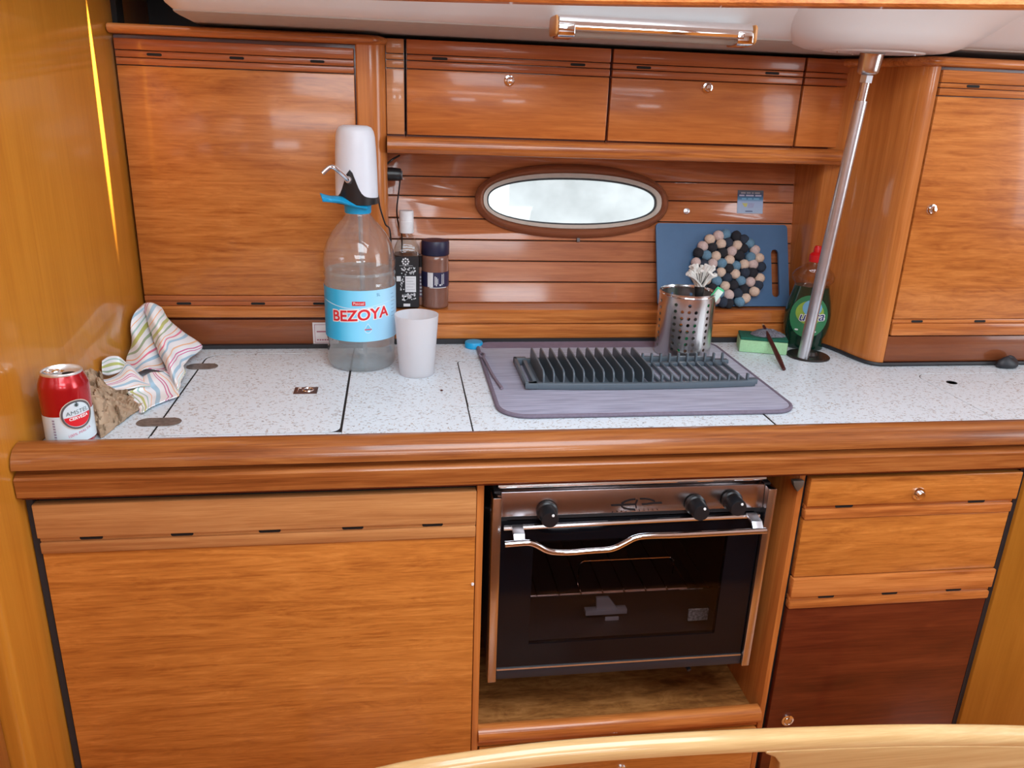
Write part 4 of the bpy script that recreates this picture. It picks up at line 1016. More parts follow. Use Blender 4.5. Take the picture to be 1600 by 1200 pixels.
m = MB(); m.tube([a+Vector((-.004, .012, .002)), a+Vector((-.006, 0, .0035)), a+Vector((-.003, -.012, .002)), a+Vector((.003, -.012, .002)), a+Vector((.005, .002, .0035)), a+Vector((.001, .012, .002)), a+Vector((-.004, .012, .002))], .0020, 8, smooth=3)
m.tube([a+Vector((.001, -.012, .0018)), a+Vector((.004, -.06, .0018)), a+Vector((.008, -.13, .0018)), a+Vector((.016, -.20, .0018))], .0028, 8, smooth=4)
m.build('hanging_loop', plain('mauve_cord', srgb(120, 108, 122), .9), mt)

# ================================================================== dish rack
RACK = plain('slate_rack_plastic', srgb(84, 96, 106), .42, var=.03)
rk = thing('dish_rack', 'dark slate plastic dish rack with rows of plate fins on the mat', 'dish rack', (.44, 1.42, .9275))
ry0, ry1 = 1.338, 1.508; rx0, rx1 = .2275, .672; rz = .9275
m = MB()   # tray rim: front, back and two ends with a handle slot on the left
def bow(x): return .010*((x-.45)/.22)**2
seg = 16
def rimbar(y0, y1, z0, z1, xs, fb=1):
    rings = []
    for k in range(seg+1):
        x = xs[0]+(xs[1]-xs[0])*k/seg; d_ = bow(x)*fb
        rings.append([(x, y0+d_, z0), (x, y1+d_, z0), (x, y1+d_, z1), (x, y0+d_, z1)])
    m.loft(rings, True, True, True)
rimbar(ry0, ry0+.010, rz, rz+.012, (rx0+.006, rx1-.004), 1)
rimbar(ry1-.010, ry1, rz, rz+.012, (rx0+.002, rx1-.030), -1)
m.box(rx0, rx0+.006, ry0+.008, ry1-.008, rz+.003, rz+.014); m.box(rx0+.016, rx0+.024, ry0+.008, ry1-.008, rz, rz+.012); m.box(rx0, rx0+.024, ry0+.006, ry0+.022, rz+.002, rz+.012); m.box(rx0, rx0+.024, ry1-.020, ry1-.006, rz+.002, rz+.014)
m.box(rx1-.034, rx1-.004, ry1-.030, ry1-.016, rz+.002, rz+.010)
m.box(rx1-.020, rx1, ry0+.010, ry0+.022, rz+.004, rz+.014)
m.build('tray', RACK, rk, bevel=.0014)
m = MB(); m.box(rx0+.022, rx0+.235, ry0+.010, ry1-.010, rz, rz+.004); m.box(rx0+.235, rx1-.015, ry0+.010, ry0+.018, rz, rz+.005)
m.build('tray_floor', RACK, rk)
x_first = .2600; dx = .0186
for k in range(12):
    x = x_first+k*dx
    poly = [(ry0+.011, rz+.003), (ry1-.012, rz+.003), (ry1-.012, rz+.030), (ry1-.018, rz+.036), (ry0+.022, rz+.034), (ry0+.013, rz+.030), (ry0+.010, rz+.022)]
    m = MB(); m.prism(poly, x, x+.0034, 'x'); m.build('fin', RACK, rk, bevel=.0008, seg=1)
for k in range(12, 22):
    x = x_first+k*dx
    m = MB(); m.box(x, x+.0040, ry1-.034, ry1-.026, rz+.002, rz+.026); m.build('peg', RACK, rk, bevel=.0012)
    m = MB(); m.box(x, x+.0040, ry0+.012, ry0+.020, rz+.002, rz+.024); m.build('peg', RACK, rk, bevel=.0012)
    m = MB(); m.box(x, x+.0046, ry0+.016, ry1-.034, rz+.002, rz+.0085); m.build('slat', RACK, rk, bevel=.0012)
m = MB(); m.box(x_first+11.4*dx, rx1-.012, ry1-.036, ry1-.024, rz, rz+.007); m.build('cross_bar', RACK, rk, bevel=.0012)

# ================================================================== utensil holder
hc = on(1079, 562, .9275); hr = .0575; HX, HY, HZ = hc.x, hc.y+hr*.98, .9275
HH = .128
uh = thing('utensil_holder', 'perforated stainless steel utensil holder on the mat corner', 'holder', (HX, HY, HZ))
m = MB(); ncell = 26; nrow = 9; ch = .0135; zst = .012
def cyl(a, z_, rr_=hr): return (HX+rr_*math.cos(a), HY+rr_*math.sin(a), HZ+z_)
da = 2*math.pi/ncell; K = 8
face = math.atan2(-HY, -HX)
for c in range(ncell):
    a0 = c*da+face
    grp = c % 5
    for r in range(nrow):
        z0_ = zst+r*ch; zc_ = z0_+ch/2; ac = a0+da/2
        hole = (c % 6 in (0, 1, 3, 4)[:3]) and r < 8 and not (c % 6 == 1 and r == 7) 
        if not hole:
            i = [m.av(cyl(a0+da*j/2, z_)) for z_ in (z0_, z0_+ch) for j in range(3)]
            m.f += [[i[0], i[1], i[4], i[3]], [i[1], i[2], i[5], i[4]]]
            continue
        outp, inp = [], []
        sqp = [(0, 0), (.5, 0), (1, 0), (1, .5), (1, 1), (.5, 1), (0, 1), (0, .5)]
        for j, (s_, t_) in enumerate(sqp):
            outp.append(m.av(cyl(a0+da*s_, z0_+ch*t_)))
            th = math.atan2(t_-.5, s_-.5); rh = .0036
            inp.append(m.av(cyl(ac+rh*math.cos(th)/hr, zc_+rh*math.sin(th))))
        for j in range(8): m.f.append([outp[j], outp[(j+1) % 8], inp[(j+1) % 8], inp[j]])
nn = ncell*2
for (za, zb_) in ((0.0, zst), (zst+nrow*ch, HH)):
    m.loft([[cyl(face+da/2*j, za) for j in range(nn)], [cyl(face+da/2*j, zb_) for j in range(nn)]])
bmh = m.build('body', STEEL, uh, smooth=40)
bm = bmesh.new(); bm.from_mesh(bmh.data); bmesh.ops.remove_doubles(bm, verts=bm.verts, dist=1e-5); bmesh.ops.recalc_face_normals(bm, faces=bm.faces); bm.to_mesh(bmh.data); bm.free()
md = bmh.modifiers.new('s', 'SOLIDIFY'); md.thickness = .0009; md.offset = -1
me = bpy.data.meshes.new_from_object(bmh.evaluated_get(bpy.context.evaluated_depsgraph_get())); bmh.modifiers.clear(); bmh.data = me
me.polygons.foreach_set('use_smooth', [True]*len(me.polygons)); me.set_sharp_from_angle(angle=math.radians(30))
m = MB(); m.tube([cyl(2*math.pi*j/48, HH, hr) for j in range(49)], .0018, 8); m.build('rim', CHROME, uh)
m = MB(); m.lathe([(hr-.001, 0), (hr-.001, .0015)], (HX, HY, HZ), 48); m.build('bottom', STEEL, uh)

# dish brush with splayed white bristles, and a green brush
bh = at(1092, 466, HY-.012); bt = at(1094, 425, HY-.005)
db = thing('dish_brush', 'black dish brush with splayed white bristles in the steel holder', 'brush', (HX-.01, HY, HZ+.003))
m = MB(); m.tube([Vector((HX-.02, HY+.01, HZ+.004)), at(1091, 480, HY-.006), at(1092, 462, HY-.010), at(1093, 448, HY-.008)], [.004, .005, .009, .011], 14, smooth=4); m.build('handle', BLACKP, db)
BR_ = plain('white_bristle', (.74,.72,.68,1), .8)
rr = random.Random(5)
base = at(1093, 450, HY-.008)
m = MB()
for k in range(44):
    tu = 1074+ (k % 15)*3.2 + rr.uniform(-1.5, 1.5); tv_ = 417+rr.uniform(-6, 10)+abs(tu-1096)*.25
    tip = at(tu, tv_, HY-.008+rr.uniform(-.022, .022)); b0 = base+Vector((rr.uniform(-.006, .006), rr.uniform(-.006, .006), 0))
    mid = b0.lerp(tip, .55)+Vector((0, 0, .004))
    m.tube([b0, mid, tip], [.0016, .0030, .0042], 6, smooth=3)
o = m.build('bristles', BR_, db); o['kind'] = 'stuff'
m = MB()
for k in range(5):
    tip = at(1088+k*5, 425+rr.uniform(0, 8), HY-.034); m.tube([base, tip], .0007, 5)
m.build('bristle_gap', BLACKP, db)
gb = thing('green_brush', 'small green and white brush head poking out of the steel holder', 'brush', (HX+.015, HY, HZ+.003))
g1, g2 = at(1112, 470, HY-.020), at(1125, 453, HY-.026)
m = MB(); m.tube([Vector((HX-.01, HY-.01, HZ+.004)), at(1104, 485, HY-.014), g1], .0042, 10, smooth=3); m.build('handle', plain('green_plastic', srgb(40, 185, 120), .35), gb)
ax = (g2-g1).normalized(); nrm = ax.cross(CF).normalized()
m = MB(); m.M = Matrix((nrm, ax, CF)).transposed().to_4x4(); m.M.translation = (g1+g2)/2
L2 = (g2-g1).length/2+.004
m.box(-.0085, .0085, -L2, L2, -.002, .004); m.build('head', plain('green_plastic_light', srgb(70, 205, 140), .35), gb, bevel=.002)
m = MB(); m.M = Matrix((nrm, ax, CF)).transposed().to_4x4(); m.M.translation = (g1+g2)/2
m.box(-.0075, .0060, -L2+.002, L2-.006, -.010, -.002); m.build('bristles', plain('mint_bristle', srgb(215, 238, 225), .7), gb, bevel=.0015)

# ================================================================== sponge, scourer, stick
fl, fr_ = on(1154, 550, .92), on(1229, 556, .92)
ux = (fr_-fl).normalized(); uy = Vector((-ux.y, ux.x, 0)); sl_len = (fr_-fl).length
SM = Matrix((ux, uy, Vector((0, 0, 1)))).transposed().to_4x4(); SM.translation = fl
sp2 = thing('sponge', 'light green kitchen sponge with dark green scouring face', 'sponge', (fl+fr_)/2+uy*.03)
m = MB(); m.M = SM; m.box(0, sl_len, 0, .058, .0005, .028); m.build('foam', plain('green_foam', srgb(160, 205, 158), .9, var=.08, scale=400, bump=.6), sp2, bevel=.003)
m = MB(); m.M = SM; m.box(.0005, sl_len-.0005, .0005, .0575, .028, .0345); m.build('scouring_face', plain('dark_green_scourer', srgb(20, 92, 72), .9, var=.3, scale=500, bump=.8), sp2, bevel=.002)
sc = MB(); sc.M = SM @ Matrix.Translation((sl_len*.58, .030, .0350)) 
G = []
for i in range(15):
    row = []
    for j in range(21):
        t = 2*math.pi*j/20; rr_ = (i/14)
        n_ = mnoise.noise(Vector((math.cos(t)*1.3, math.sin(t)*1.3, 4)))
        R_ = (.036+.008*n_)
        z_ = (1-rr_**2.5)*.012+.0035*mnoise.noise(Vector((rr_*math.cos(t)*5, rr_*math.sin(t)*5, 2)))*(1-rr_**3)+.0008
        row.append((R_*rr_*math.cos(t)*1.0, R_*rr_*math.sin(t)*.70, max(z_, .0006)))
    G.append(row)
sc.grid(G); sc.loft([[(p[0]*.97, p[1]*.97, 0.0004) for p in G[-1]], [p for p in G[-1]]], False)
o = sc.build('scouring_pad', plain('grey_metal_wool', srgb(112, 112, 122), .6, .2, var=.6, scale=420, bump=1.0))
tag(o, 'crumpled grey scouring pad lying on top of the green sponge', 'scouring pad')
sa = at(1193, 509, fl.y+.030); sbm = on(1225, 577, .9235)
sa.z = max(sa.z, .966)
m = MB(); m.tube([sa, sa.lerp(sbm, .3), sa.lerp(sbm, .75), sbm], [.0030, .0042, .0052, .0038], 10)
st_ = thing('wooden_stick', 'dark red wooden stick propped against the sponge', 'stick', sbm)
m.build('shaft', W_STICK, st_)
m = MB(); d_ = (sa-sbm).normalized(); m.tube([sa-d_*.001, sa+d_*.006], [.0032, .0020], 8); m.build('tip', plain('pale_tip', srgb(190, 150, 110), .5), st_)

# ================================================================== dish soap
sc_ = on(1268, 543, .92); SX, SY = .9020, 1.622
ds = thing('dish_soap', 'dark green dish soap bottle with red cap behind the steel pole', 'bottle', (SX, SY, .92))
fa = math.atan2(-SY, -SX)+math.pi/2   # wide face looks at the cabin
def sring(w_, d_, z_, n=40, e=.8):
    out = []
    for k in range(n):
        t = 2*math.pi*k/n; c, s_ = math.cos(t), math.sin(t)
        a_ = math.copysign(abs(c)**e, c)*w_; b_ = math.copysign(abs(s_)**e, s_)*d_
        out.append((SX+a_*math.cos(fa)-b_*math.sin(fa), SY+a_*math.sin(fa)+b_*math.cos(fa), .9205+z_))
    return out
lower = [(.040, .024, 0), (.0425, .026, .003), (.0405, .0255, .012), (.0405, .0255, .026), (.0450, .0270, .034), (.0490, .0275, .055), (.0485, .0272, .080), (.0440, .0260, .108), (.0385, .0245, .128), (.0362, .0240, .140)]
upper = [(.0362, .0240, .140), (.0372, .0242, .146), (.0440, .0250, .154), (.0445, .0245, .162), (.0400, .0230, .171), (.0300, .0200, .180), (.0180, .0150, .187), (.0125, .0125, .190), (.0120, .0120, .196)]
m = MB(); m.loft([sring(*q) for q in lower], True, True, True); m.build('soap_body', plain('green_soap', srgb(10, 48, 36), .16, coat=.5, var=.1, scale=10), ds, smooth=60)
m = MB(); m.loft([sring(*q) for q in upper]); m.build('neck', clear('clear_neck', (.93,.90,.88,1), 1.45, 1.3, .04), ds, smooth=60)
m = MB(); m.lathe([(.0150, 0), (.0152, .014), (.0120, .018), (.0085, .020), (.0080, .030), (.0060, .034), (.0005, .0345)], (SX, SY, .9205+.193), 28); m.build('cap', plain('red_cap', srgb(214, 22, 30), .35), ds)
def sf(a, b, off=.0012):
    z_ = b
    for q0, q1 in zip(lower, lower[1:]):
        if q0[2] <= z_ <= q1[2]:
            k_ = (z_-q0[2])/(q1[2]-q0[2]+1e-9); W_ = q0[0]+(q1[0]-q0[0])*k_; D_ = q0[1]+(q1[1]-q0[1])*k_; break
    else: W_, D_ = lower[-1][:2]
    c_ = min(.999, abs(a)/W_)**(1/.8); s_ = math.sqrt(1-c_*c_)**.8
    b_ = -(D_*s_+off)
    # fa is the direction of the wide axis; its left-hand normal points away from the cabin
    sgn = 1 if (Vector((-math.sin(fa), math.cos(fa))).dot(Vector((SX, SY)))) > 0 else -1
    b_ *= sgn
    wx = 1 if math.cos(fa) > 0 else -1
    return Vector((SX+wx*a*math.cos(fa)-b_*math.sin(fa), SY+wx*a*math.sin(fa)+b_*math.cos(fa), .9205+z_))
def sdisc(rx, rz_, ox, oz, off, name, mat, parent, rot=0, nr=6, n=36):
    m = MB(); G_ = []
    for i in range(nr+1):
        G_.append([sf(ox+rx*(i/nr)*math.cos(2*math.pi*k/n), oz+rz_*(i/nr)*math.sin(2*math.pi*k/n), off) for k in range(n+1)])
    m.grid(G_); return m.build(name, mat, parent, fix=False)
l_ = sdisc(.039, .047, .003, .076, .0010, 'label', plain('label_green', srgb(52, 128, 84), .35), ds)
sdisc(.029, .026, .004, .085, .0015, 'label_glow', plain('label_lime', srgb(150, 180, 70), .35), l_)
sdisc(.020, .018, .008, .096, .0020, 'label_glow', plain('label_sky', srgb(120, 180, 215), .35), l_)
text('lettering', 'ultra', .028, lambda a, b: sf(a*1.0+.009, b+.077+a*.10, .0024), PAPERW, l_, bold=.0016, shear=.2, sub=.005)
text('lettering', 'ultra', .028, lambda a, b: sf(a*1.0+.009, b+.077+a*.10, .0029), plain('label_navy', srgb(40, 56, 110), .4), l_, bold=.0002, shear=.2, sub=.005)
sdisc(.010, .0022, .012, .063, .0020, 'label_print', PAPERW, l_)
sdisc(.0065, .0025, .017, .044, .0020, 'label_print', PAPERW, l_)
sdisc(.004, .002, -.018, .045, .0020, 'label_print', PAPERW, l_)

# black lump at the right end of the worktop
p = on(1578, 578, .92)
m = MB(); G = []
for i in range(9):
    r_ = [0, .3, .6, .85, 1.0, 1.0, .9, .6, 0][i]; z_ = [.024, .0235, .021, .016, .010, .006, .002, .0005, .0004][i]
    G.append([(p.x+.004+r_*.026*math.cos(2*math.pi*k/24)*(1+.1*math.sin(2*t_)) , p.y+.016+r_*.015*math.sin(2*math.pi*k/24), .9204+z_*(1+.12*math.sin(2*math.pi*k/24*2))) for k in range(25) for t_ in (2*math.pi*k/24,)])
m.grid(G); tag(m.build('drain_plug', plain('black_rubber_lump', (.016,.018,.024,1), .5), smooth=60), 'black rubber plug lying by the cupboard seal near the sink lid', 'plug')

# ================================================================== beer can
cn = on(112, 716, .92); KX, KY = -.4810, 1.163; KR = .0332
KX = at(107, 650, KY).x
bcn = thing('beer_can', 'red and white open beer can standing in the bulkhead corner', 'can', (KX, KY, .92))
pr = [(.0235, .0), (.0255, .001), (.0300, .005), (.0325, .010), (KR, .014), (KR, .092), (.0325, .097), (.0300, .104), (.0278, .109), (.0270, .1115), (.0272, .1135), (.0266, .1150), (.0256, .1150), (.0248, .1135), (.0246, .1108), (.0005, .1102)]
fk = math.atan2(-KY, -KX)+.22
def ck(a, b, d_=.0003): return Vector((KX+(KR+d_)*math.cos(fk+a/KR), KY+(KR+d_)*math.sin(fk+a/KR), .9205+b))
CANR = plain('red_can', srgb(178, 18, 28), .26, .45, coat=.6, var=.03)
m = MB(); m.lathe(pr[:10], (KX, KY, .9205), 48, True, False); m.build('body', CANR, bcn, smooth=60)
m = MB(); m.lathe(pr[9:], (KX, KY, .9205), 48, False, True); tp = m.build('lid', plain('bright_aluminium', (.80,.80,.80,1), .38, .85), bcn, smooth=40)
ztop = .9205+.1103
m = MB(); m.lathe([(.0095, 0), (.009, .0004)], (KX+.011, KY-.003, ztop), 20, sx=1.0, sy=.8); m.build('mouth_opening', BLACK, tp)
m = MB(); m.tube([(KX-.013+.010*math.cos(t*math.pi/10), KY+.0065*math.sin(t*math.pi/10), ztop+.0022+.0006*math.cos(t*math.pi/10)) for t in range(21)], .0013, 6)
m.box(KX-.012, KX+.003, KY-.0045, KY+.0045, ztop+.0014, ztop+.0026); m.build('pull_tab', CHROME, tp)
CW = plain('can_white', srgb(212, 226, 234), .3, coat=.4, var=.02)
m = MB(); n = 64
m.grid([[Vector((KX+(KR+.0003)*math.cos(t), KY+(KR+.0003)*math.sin(t), .9205+z_+(.010*math.sin(t-fk)*.25 if z_ > .02 else 0))) for t in [2*math.pi*j/n for j in range(n+1)]] for z_ in (.056, .0135)])
wh = m.build('label', CW, bcn, fix=False)
# round emblem
EZ = .0555; ER = .0215; EA = .0045
def disc(r0, r1, name, mat, d_, a0=0, a1=360, n=40, pa=wh):
    m = MB(); m.grid([[ck(EA+r*math.cos(math.radians(a0+(a1-a0)*k/n)), EZ+r*math.sin(math.radians(a0+(a1-a0)*k/n)), d_) for k in range(n+1)] for r in (r1, (r0+r1)/2, r0)])
    return m.build(name, mat, pa, fix=False)
emb = disc(0.0002, ER-.001, 'emblem', CW, .0008)
disc(ER-.0028, ER, 'emblem_ring', plain('emblem_grey', srgb(92, 88, 92), .4), .0011)
disc(ER-.0009, ER+.0012, 'emblem_ring', plain('emblem_beige', srgb(205, 190, 175), .4), .0010)
tilt = .12
m = MB(); n = 24; rb = ER-.0034
low = [(rb*math.cos(math.radians(180+180*k/n)), rb*math.sin(math.radians(180+180*k/n))*.92-.001) for k in range(n+1)]
m.grid([[ck(EA+a, EZ-.001+a*tilt, .0012) for a, b in low], [ck(EA+a, EZ-.001+a*tilt*.5+b*.5, .0012) for a, b in low], [ck(EA+a, EZ+b+.0, .0012) for a, b in low]])
m.build('emblem_band', REDP, wh, fix=False)
GK = plain('emblem_ink', srgb(66, 84, 88), .4)
text('lettering', 'AMSTEL', .0088, lambda a, b: ck(EA+a+.0005, EZ+b+.0042+a*tilt, .0013), GK, wh, bold=-.0001, sub=.004)
text('lettering', 'CERVEZA', .0060, lambda a, b: ck(EA+a+.001, EZ+b-.0042+a*tilt, .0016), PAPERW, wh, bold=.0002, sub=.004)
text('lettering', '100% MALTA', .0058, lambda a, b: ck(EA+a, EZ+b-.0275+a*.26, .0008), plain('can_pink', srgb(205, 110, 135), .5), wh, sub=.004)
m = MB()
for ang in range(0, 360, 45): m.tube([ck(EA, EZ+.0150, .0013), ck(EA+.0030*math.cos(math.radians(ang)), EZ+.0150+.0030*math.sin(math.radians(ang)), .0013)], .0005, 5)
m.tube([ck(EA, EZ+.0125, .0013), ck(EA, EZ+.0190, .0013)], .0008, 5)
m.build('crest', GK, wh)
m = MB()
for k in range(9): m.grid([[ck(a, .050-k*.0042, .0007) for a in (-.0300-.0008*k*0, -.0265)] for _ in (0,)]+[[ck(a, .0475-k*.0042, .0007) for a in (-.0300, -.0265)]])
m.build('side_print', plain('can_side_ink', srgb(150, 140, 160), .5), wh, fix=False)

# ================================================================== crumpled paper bag and striped towel
def safe(u, v, y, zmin=.9225):
    p = at(u, v, y)
    for _ in range(60):
        if p.x > bx(p.y)+.007: break
        y -= .004; p = at(u, v, y)
    if p.z < zmin: p = on(u, v, zmin)
    return p
BG = [[(96, 584, 1.36), (122, 580, 1.36), (148, 576, 1.355), (157, 590, 1.37)],
      [(108, 600, 1.305), (135, 598, 1.295), (160, 604, 1.30), (187, 612, 1.365)],
      [(118, 630, 1.255), (150, 625, 1.235), (180, 624, 1.275), (216, 617, 1.355)],
      [(134, 655, 1.225), (158, 650, 1.205), (188, 642, 1.245), (229, 630, 1.335)],
      [(148, 686, 1.185), (161, 682, 1.185), (183, 665, 1.23), (207, 647, 1.29)]]
g = sgrid([[safe(*q) for q in r] for r in BG], 14, 18)
H, Wd = len(g), len(g[0])
for i in range(H):
    for j in range(Wd):
        p = g[i][j]; q = p*34+Vector((mnoise.noise(p*22), mnoise.noise(p*22+Vector((7, 0, 0))), 0))*.7
        ed = min(i, H-1-i, j, Wd-1-j)/4.0; ed = .45+.55*min(1, ed)
        def facet(q_, k_):
            v_ = mnoise.voronoi(q_); c_ = v_[1][0]
            return (q_-c_).dot(mnoise.cell_vector(c_*7.3)*2-Vector((1, 1, 1)))*k_ + (mnoise.cell(c_*5.1+Vector((2, 3, 1)))-.5)*k_*.25
        d_ = (facet(q, .0150)+facet(q*2.1+Vector((3, 1, 4)), .0075)+.0012*mnoise.noise(p*120))*ed
        p2 = p+Vector((.25, -.6, .75)).normalized()*d_
        p2.z = max(p2.z, .9212); p2.x = max(p2.x, bx(p2.y)+.004)
        dx_, dy_ = p2.x-KX, p2.y-KY; rr_ = math.hypot(dx_, dy_)
        if rr_ < KR+.004: p2.x += dx_/rr_*(KR+.004-rr_); p2.y += dy_/rr_*(KR+.004-rr_)
        g[i][j] = p2
m = MB(); m.grid(g)
pb = m.build('paper_bag', plain('brown_kraft_paper', srgb(172, 146, 120), .75, var=.12, scale=40), smooth=12, fix=False)
md = pb.modifiers.new('s', 'SOLIDIFY'); md.thickness = .0008; md.offset = 0
tag(pb, 'crumpled brown paper bag squeezed between the beer can and the towel', 'paper bag')

def towel_mat():
    m, nt, b = base_mat('striped_cotton'); N = nt.nodes.new; L = nt.links.new
    uv = N('ShaderNodeUVMap'); uv.uv_map = 'uv'; s_ = N('ShaderNodeSeparateXYZ'); L(uv.outputs[0], s_.inputs[0])
    fr = N('ShaderNodeMath'); fr.operation = 'FRACT'; L(s_.outputs[0], fr.inputs[0])
    r = N('ShaderNodeValToRGB'); r.color_ramp.interpolation = 'CONSTANT'; e = r.color_ramp.elements
    Wt = srgb(238, 239, 243)
    stops = [(0, Wt), (.05, srgb(240, 190, 150)), (.072, Wt), (.14, srgb(208, 100, 155)), (.160, Wt), (.185, srgb(208, 100, 155)), (.200, Wt), (.28, srgb(165, 200, 222)), (.34, Wt), (.42, srgb(240, 186, 140)), (.437, Wt), (.50, srgb(168, 200, 192)), (.525, Wt), (.58, srgb(188, 192, 110)), (.635, Wt), (.69, srgb(158, 178, 148)), (.72, Wt), (.79, srgb(240, 176, 130)), (.808, Wt), (.85, srgb(230, 122, 150)), (.872, Wt), (.92, srgb(160, 198, 224)), (.96, Wt)]
    e[0].position, e[0].color = stops[0]; e[1].position, e[1].color = stops[-1]
    for p_, c_ in stops[1:-1]: q_ = e.new(p_); q_.color = c_
    L(fr.outputs[0], r.inputs[0]); L(r.outputs[0], b.inputs['Base Color']); b.inputs['Roughness'].default_value = .9; b.inputs['Sheen Weight'].default_value = .2
    tc = N('ShaderNodeTexCoord'); n = N('ShaderNodeTexNoise'); n.inputs['Scale'].default_value = 900; L(tc.outputs['Object'], n.inputs['Vector'])
    bp = N('ShaderNodeBump'); bp.inputs['Strength'].default_value = .25; bp.inputs['Distance'].default_value = .0006; L(n.outputs['Fac'], bp.inputs['Height']); L(bp.outputs[0], b.inputs['Normal'])
    return m
TA = [[(224, 479, 1.60), (229, 474, 1.585), (240, 474, 1.585), (252, 481, 1.60)],
      [(230, 495, 1.57), (239, 496, 1.545), (252, 497, 1.555), (266, 500, 1.60)],
      [(237, 520, 1.54), (249, 521, 1.51), (264, 520, 1.53), (290, 520, 1.595)],
      [(246, 545, 1.50), (257, 545, 1.465), (274, 541, 1.505), (316, 541, 1.59)],
      [(259, 572, 1.44), (267, 570, 1.415), (279, 570, 1.455), (291, 563, 1.52)],
      [(273, 599, 1.39), (277, 600, 1.375), (282, 597, 1.40), (288, 584, 1.44)],
      [(277, 609, 1.37), (279, 610, 1.365), (280, 607, 1.37), (283, 603, 1.385)]]
TL_ = [[(221, 478, 1.60), (226, 474, 1.595), (230, 475, 1.60), (233, 480, 1.60)],
      [(209, 490, 1.59), (218, 492, 1.575), (226, 494, 1.585), (240, 500, 1.59)],
      [(205, 512, 1.57), (215, 516, 1.545), (228, 520, 1.55), (245, 525, 1.56)],
      [(206, 540, 1.54), (216, 545, 1.51), (232, 545, 1.505), (252, 550, 1.52)],
      [(200, 560, 1.52), (212, 568, 1.485), (230, 568, 1.475), (258, 572, 1.48)],
      [(196, 572, 1.50), (214, 582, 1.455), (232, 577, 1.455), (260, 580, 1.46)]]
TF = [[(157, 593, 1.385), (172, 591, 1.395), (188, 583, 1.415), (197, 569, 1.445), (206, 573, 1.44), (216, 584, 1.43), (234, 597, 1.40)],
      [(157, 599, 1.372), (174, 597, 1.375), (190, 591, 1.39), (202, 581, 1.41), (210, 583, 1.415), (219, 591, 1.41), (234, 600, 1.39)],
      [(161, 606, 1.368), (178, 604, 1.365), (194, 600, 1.37), (207, 595, 1.385), (214, 595, 1.39), (223, 598, 1.39), (235, 602, 1.38)],
      [(168, 612, 1.365), (184, 610, 1.36), (199, 608, 1.36), (211, 605, 1.365), (219, 603, 1.37), (226, 603, 1.372), (235, 603, 1.372)]]
TK = [[(160, 564, 1.455), (170, 558, 1.465), (185, 557, 1.468), (196, 565, 1.452), (200, 571, 1.445)],
      [(160, 574, 1.452), (170, 570, 1.46), (185, 569, 1.46), (195, 571, 1.448), (200, 574, 1.442)],
      [(161, 584, 1.44), (171, 586, 1.435), (185, 582, 1.435), (195, 577, 1.44), (200, 577, 1.438)]]
TC = [[(222, 590, 1.42), (235, 581, 1.43), (250, 580, 1.43), (264, 578, 1.43)],
      [(212, 606, 1.37), (232, 599, 1.39), (255, 591, 1.41), (274, 594, 1.40)],
      [(198, 613, 1.35), (225, 611, 1.37), (255, 605, 1.385), (278, 607, 1.375)],
      [(212, 628, 1.31), (228, 623, 1.335), (250, 617, 1.365), (279, 618, 1.345)],
      [(217, 646, 1.275), (226, 645, 1.272), (237, 634, 1.30), (262, 626, 1.325)]]
m = MB()
def cloth(G, kr, kc, uvf, amp=.0016, seed=0):
    g_ = sgrid([[safe(*q) for q in r] for r in G], kr, kc)
    for r in g_:
        for j, p in enumerate(r):
            q = p*26+Vector((seed, 0, 0)); r[j] = p+Vector((mnoise.noise(q), mnoise.noise(q+Vector((9, 0, 0))), mnoise.noise(q+Vector((0, 9, 0)))))*amp*2
            r[j].z = max(r[j].z, .9216); r[j].x = max(r[j].x, bx(r[j].y)+.004)
    m.grid(g_, uvf)
cloth(TA, 6, 8, lambda i, j: (i*1.55+j*.40, j), .0016, 1)
cloth(TL_, 7, 8, lambda i, j: (.10+i*.80+j*.36, j), .0018, 2)
cloth(TF, 6, 5, lambda i, j: (.86+i*.62+j*.03, j), .0008, 3)
cloth(TK, 5, 6, lambda i, j: (.44+i*.34, j), .0008, 5)
cloth(TC, 7, 8, lambda i, j: (.50+i*.40-j*.75, j), .0016, 4)
tw = m.build('tea_towel', towel_mat(), smooth=180, fix=False)
md = tw.modifiers.new('s', 'SOLIDIFY'); md.thickness = .0016; md.offset = 0
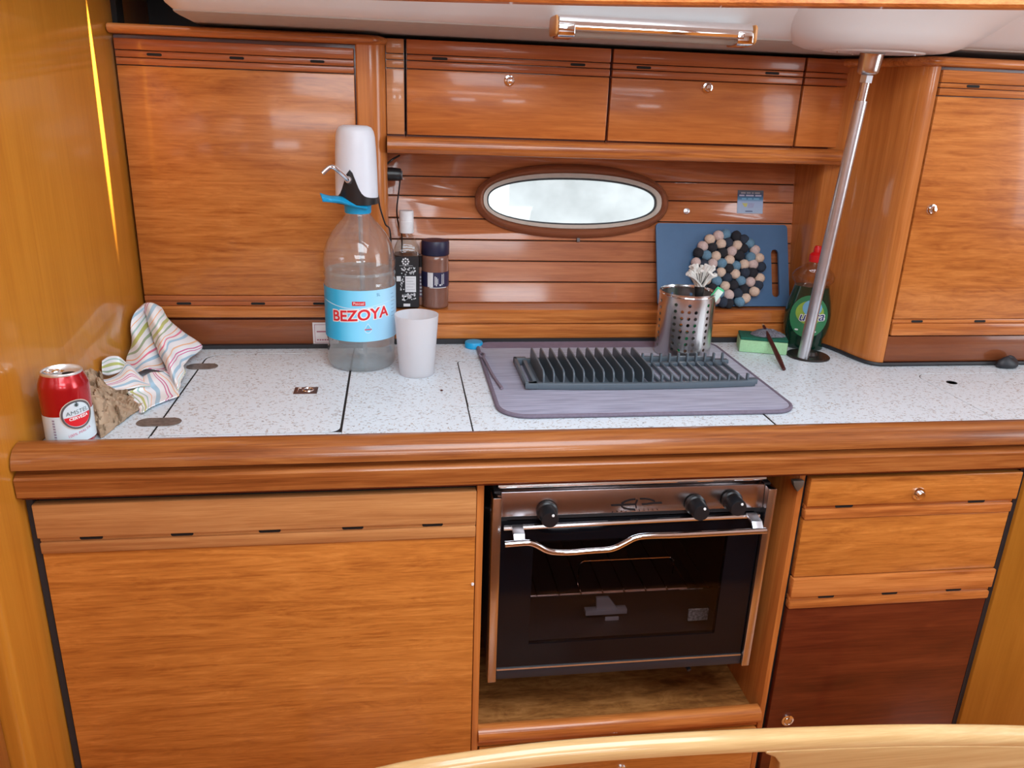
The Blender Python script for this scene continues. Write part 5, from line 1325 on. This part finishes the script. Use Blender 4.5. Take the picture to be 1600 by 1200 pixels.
tag(tw, 'crumpled white tea towel with coloured stripes heaped in the corner', 'towel')

# ================================================================== seat-back rail in front
fr = thing('bench_back_rail', 'pale varnished curved bench back with hand slot in front', 'bench', (.35, .615, 0))
topc = [(x_*1.025, z_-.0145) for x_, z_ in ((-.25, .730), (-.12, .791), (-.023, .824), (.07, .8355), (.166, .8400), (.296, .8375), (.433, .8310), (.534, .8240), (.655, .8110), (.80, .790), (1.0, .755))]
tpts = spline([Vector((a, 0, b)) for a, b in topc], 5)
m = MB()
y0, y1 = .600, .622
def zt(x):
    for a_, b_ in zip(tpts, tpts[1:]):
        if a_.x <= x <= b_.x: return a_.z+(b_.z-a_.z)*(x-a_.x)/(b_.x-a_.x+1e-9)
    return tpts[-1].z
rings = []
xs_ = [-.25+k*.025 for k in range(51)]
for x in xs_:
    z_ = zt(x); h_ = .0165
    rings.append([(x, y0+.001, z_-h_), (x, y0, z_-.010), (x, y0+.003, z_-.004), (x, y0+.008, z_-.0008), (x, y0+.013, z_), (x, y1-.006, z_-.0008), (x, y1-.002, z_-.004), (x, y1, z_-.010), (x, y1-.001, z_-h_)])
m.loft(rings, True, True, True); m.build('top_rail', W_PALE, fr, smooth=60)
# slab under the rail with the hand slot at its left
m = MB()
sx1 = .386
edge = [(x, zt(x)-.0165) for x in xs_ if x > sx1+.012]
poly = [(sx1+.014, .70), (sx1+.002, .715), (sx1-.001, .735), (sx1-.001, .775)]+[(sx1-.001-.010*(1-math.cos(math.radians(a))), .775+.0*a) for a in ()]+[(sx1-.003, .788), (sx1-.009, .796), (sx1-.020, .8015), (sx1-.020, zt(sx1)-.0150)]+[(x, z_+.001) for x, z_ in edge]+[(1.0, .30), (-.25, .30), (-.25, .70)]
poly = [(a, b) for a, b in poly]
m.prism(poly, y0+.0002, y1-.0002, 'y'); m.build('back_panel', W_PALE, fr, bevel=.004, seg=3)
m = MB(); m.box(-.25, -.20, y0, y1, 0.0, .76); m.box(.95, 1.0, y0, y1, 0, .74); m.build('leg', W_PALE, fr, bevel=.003)
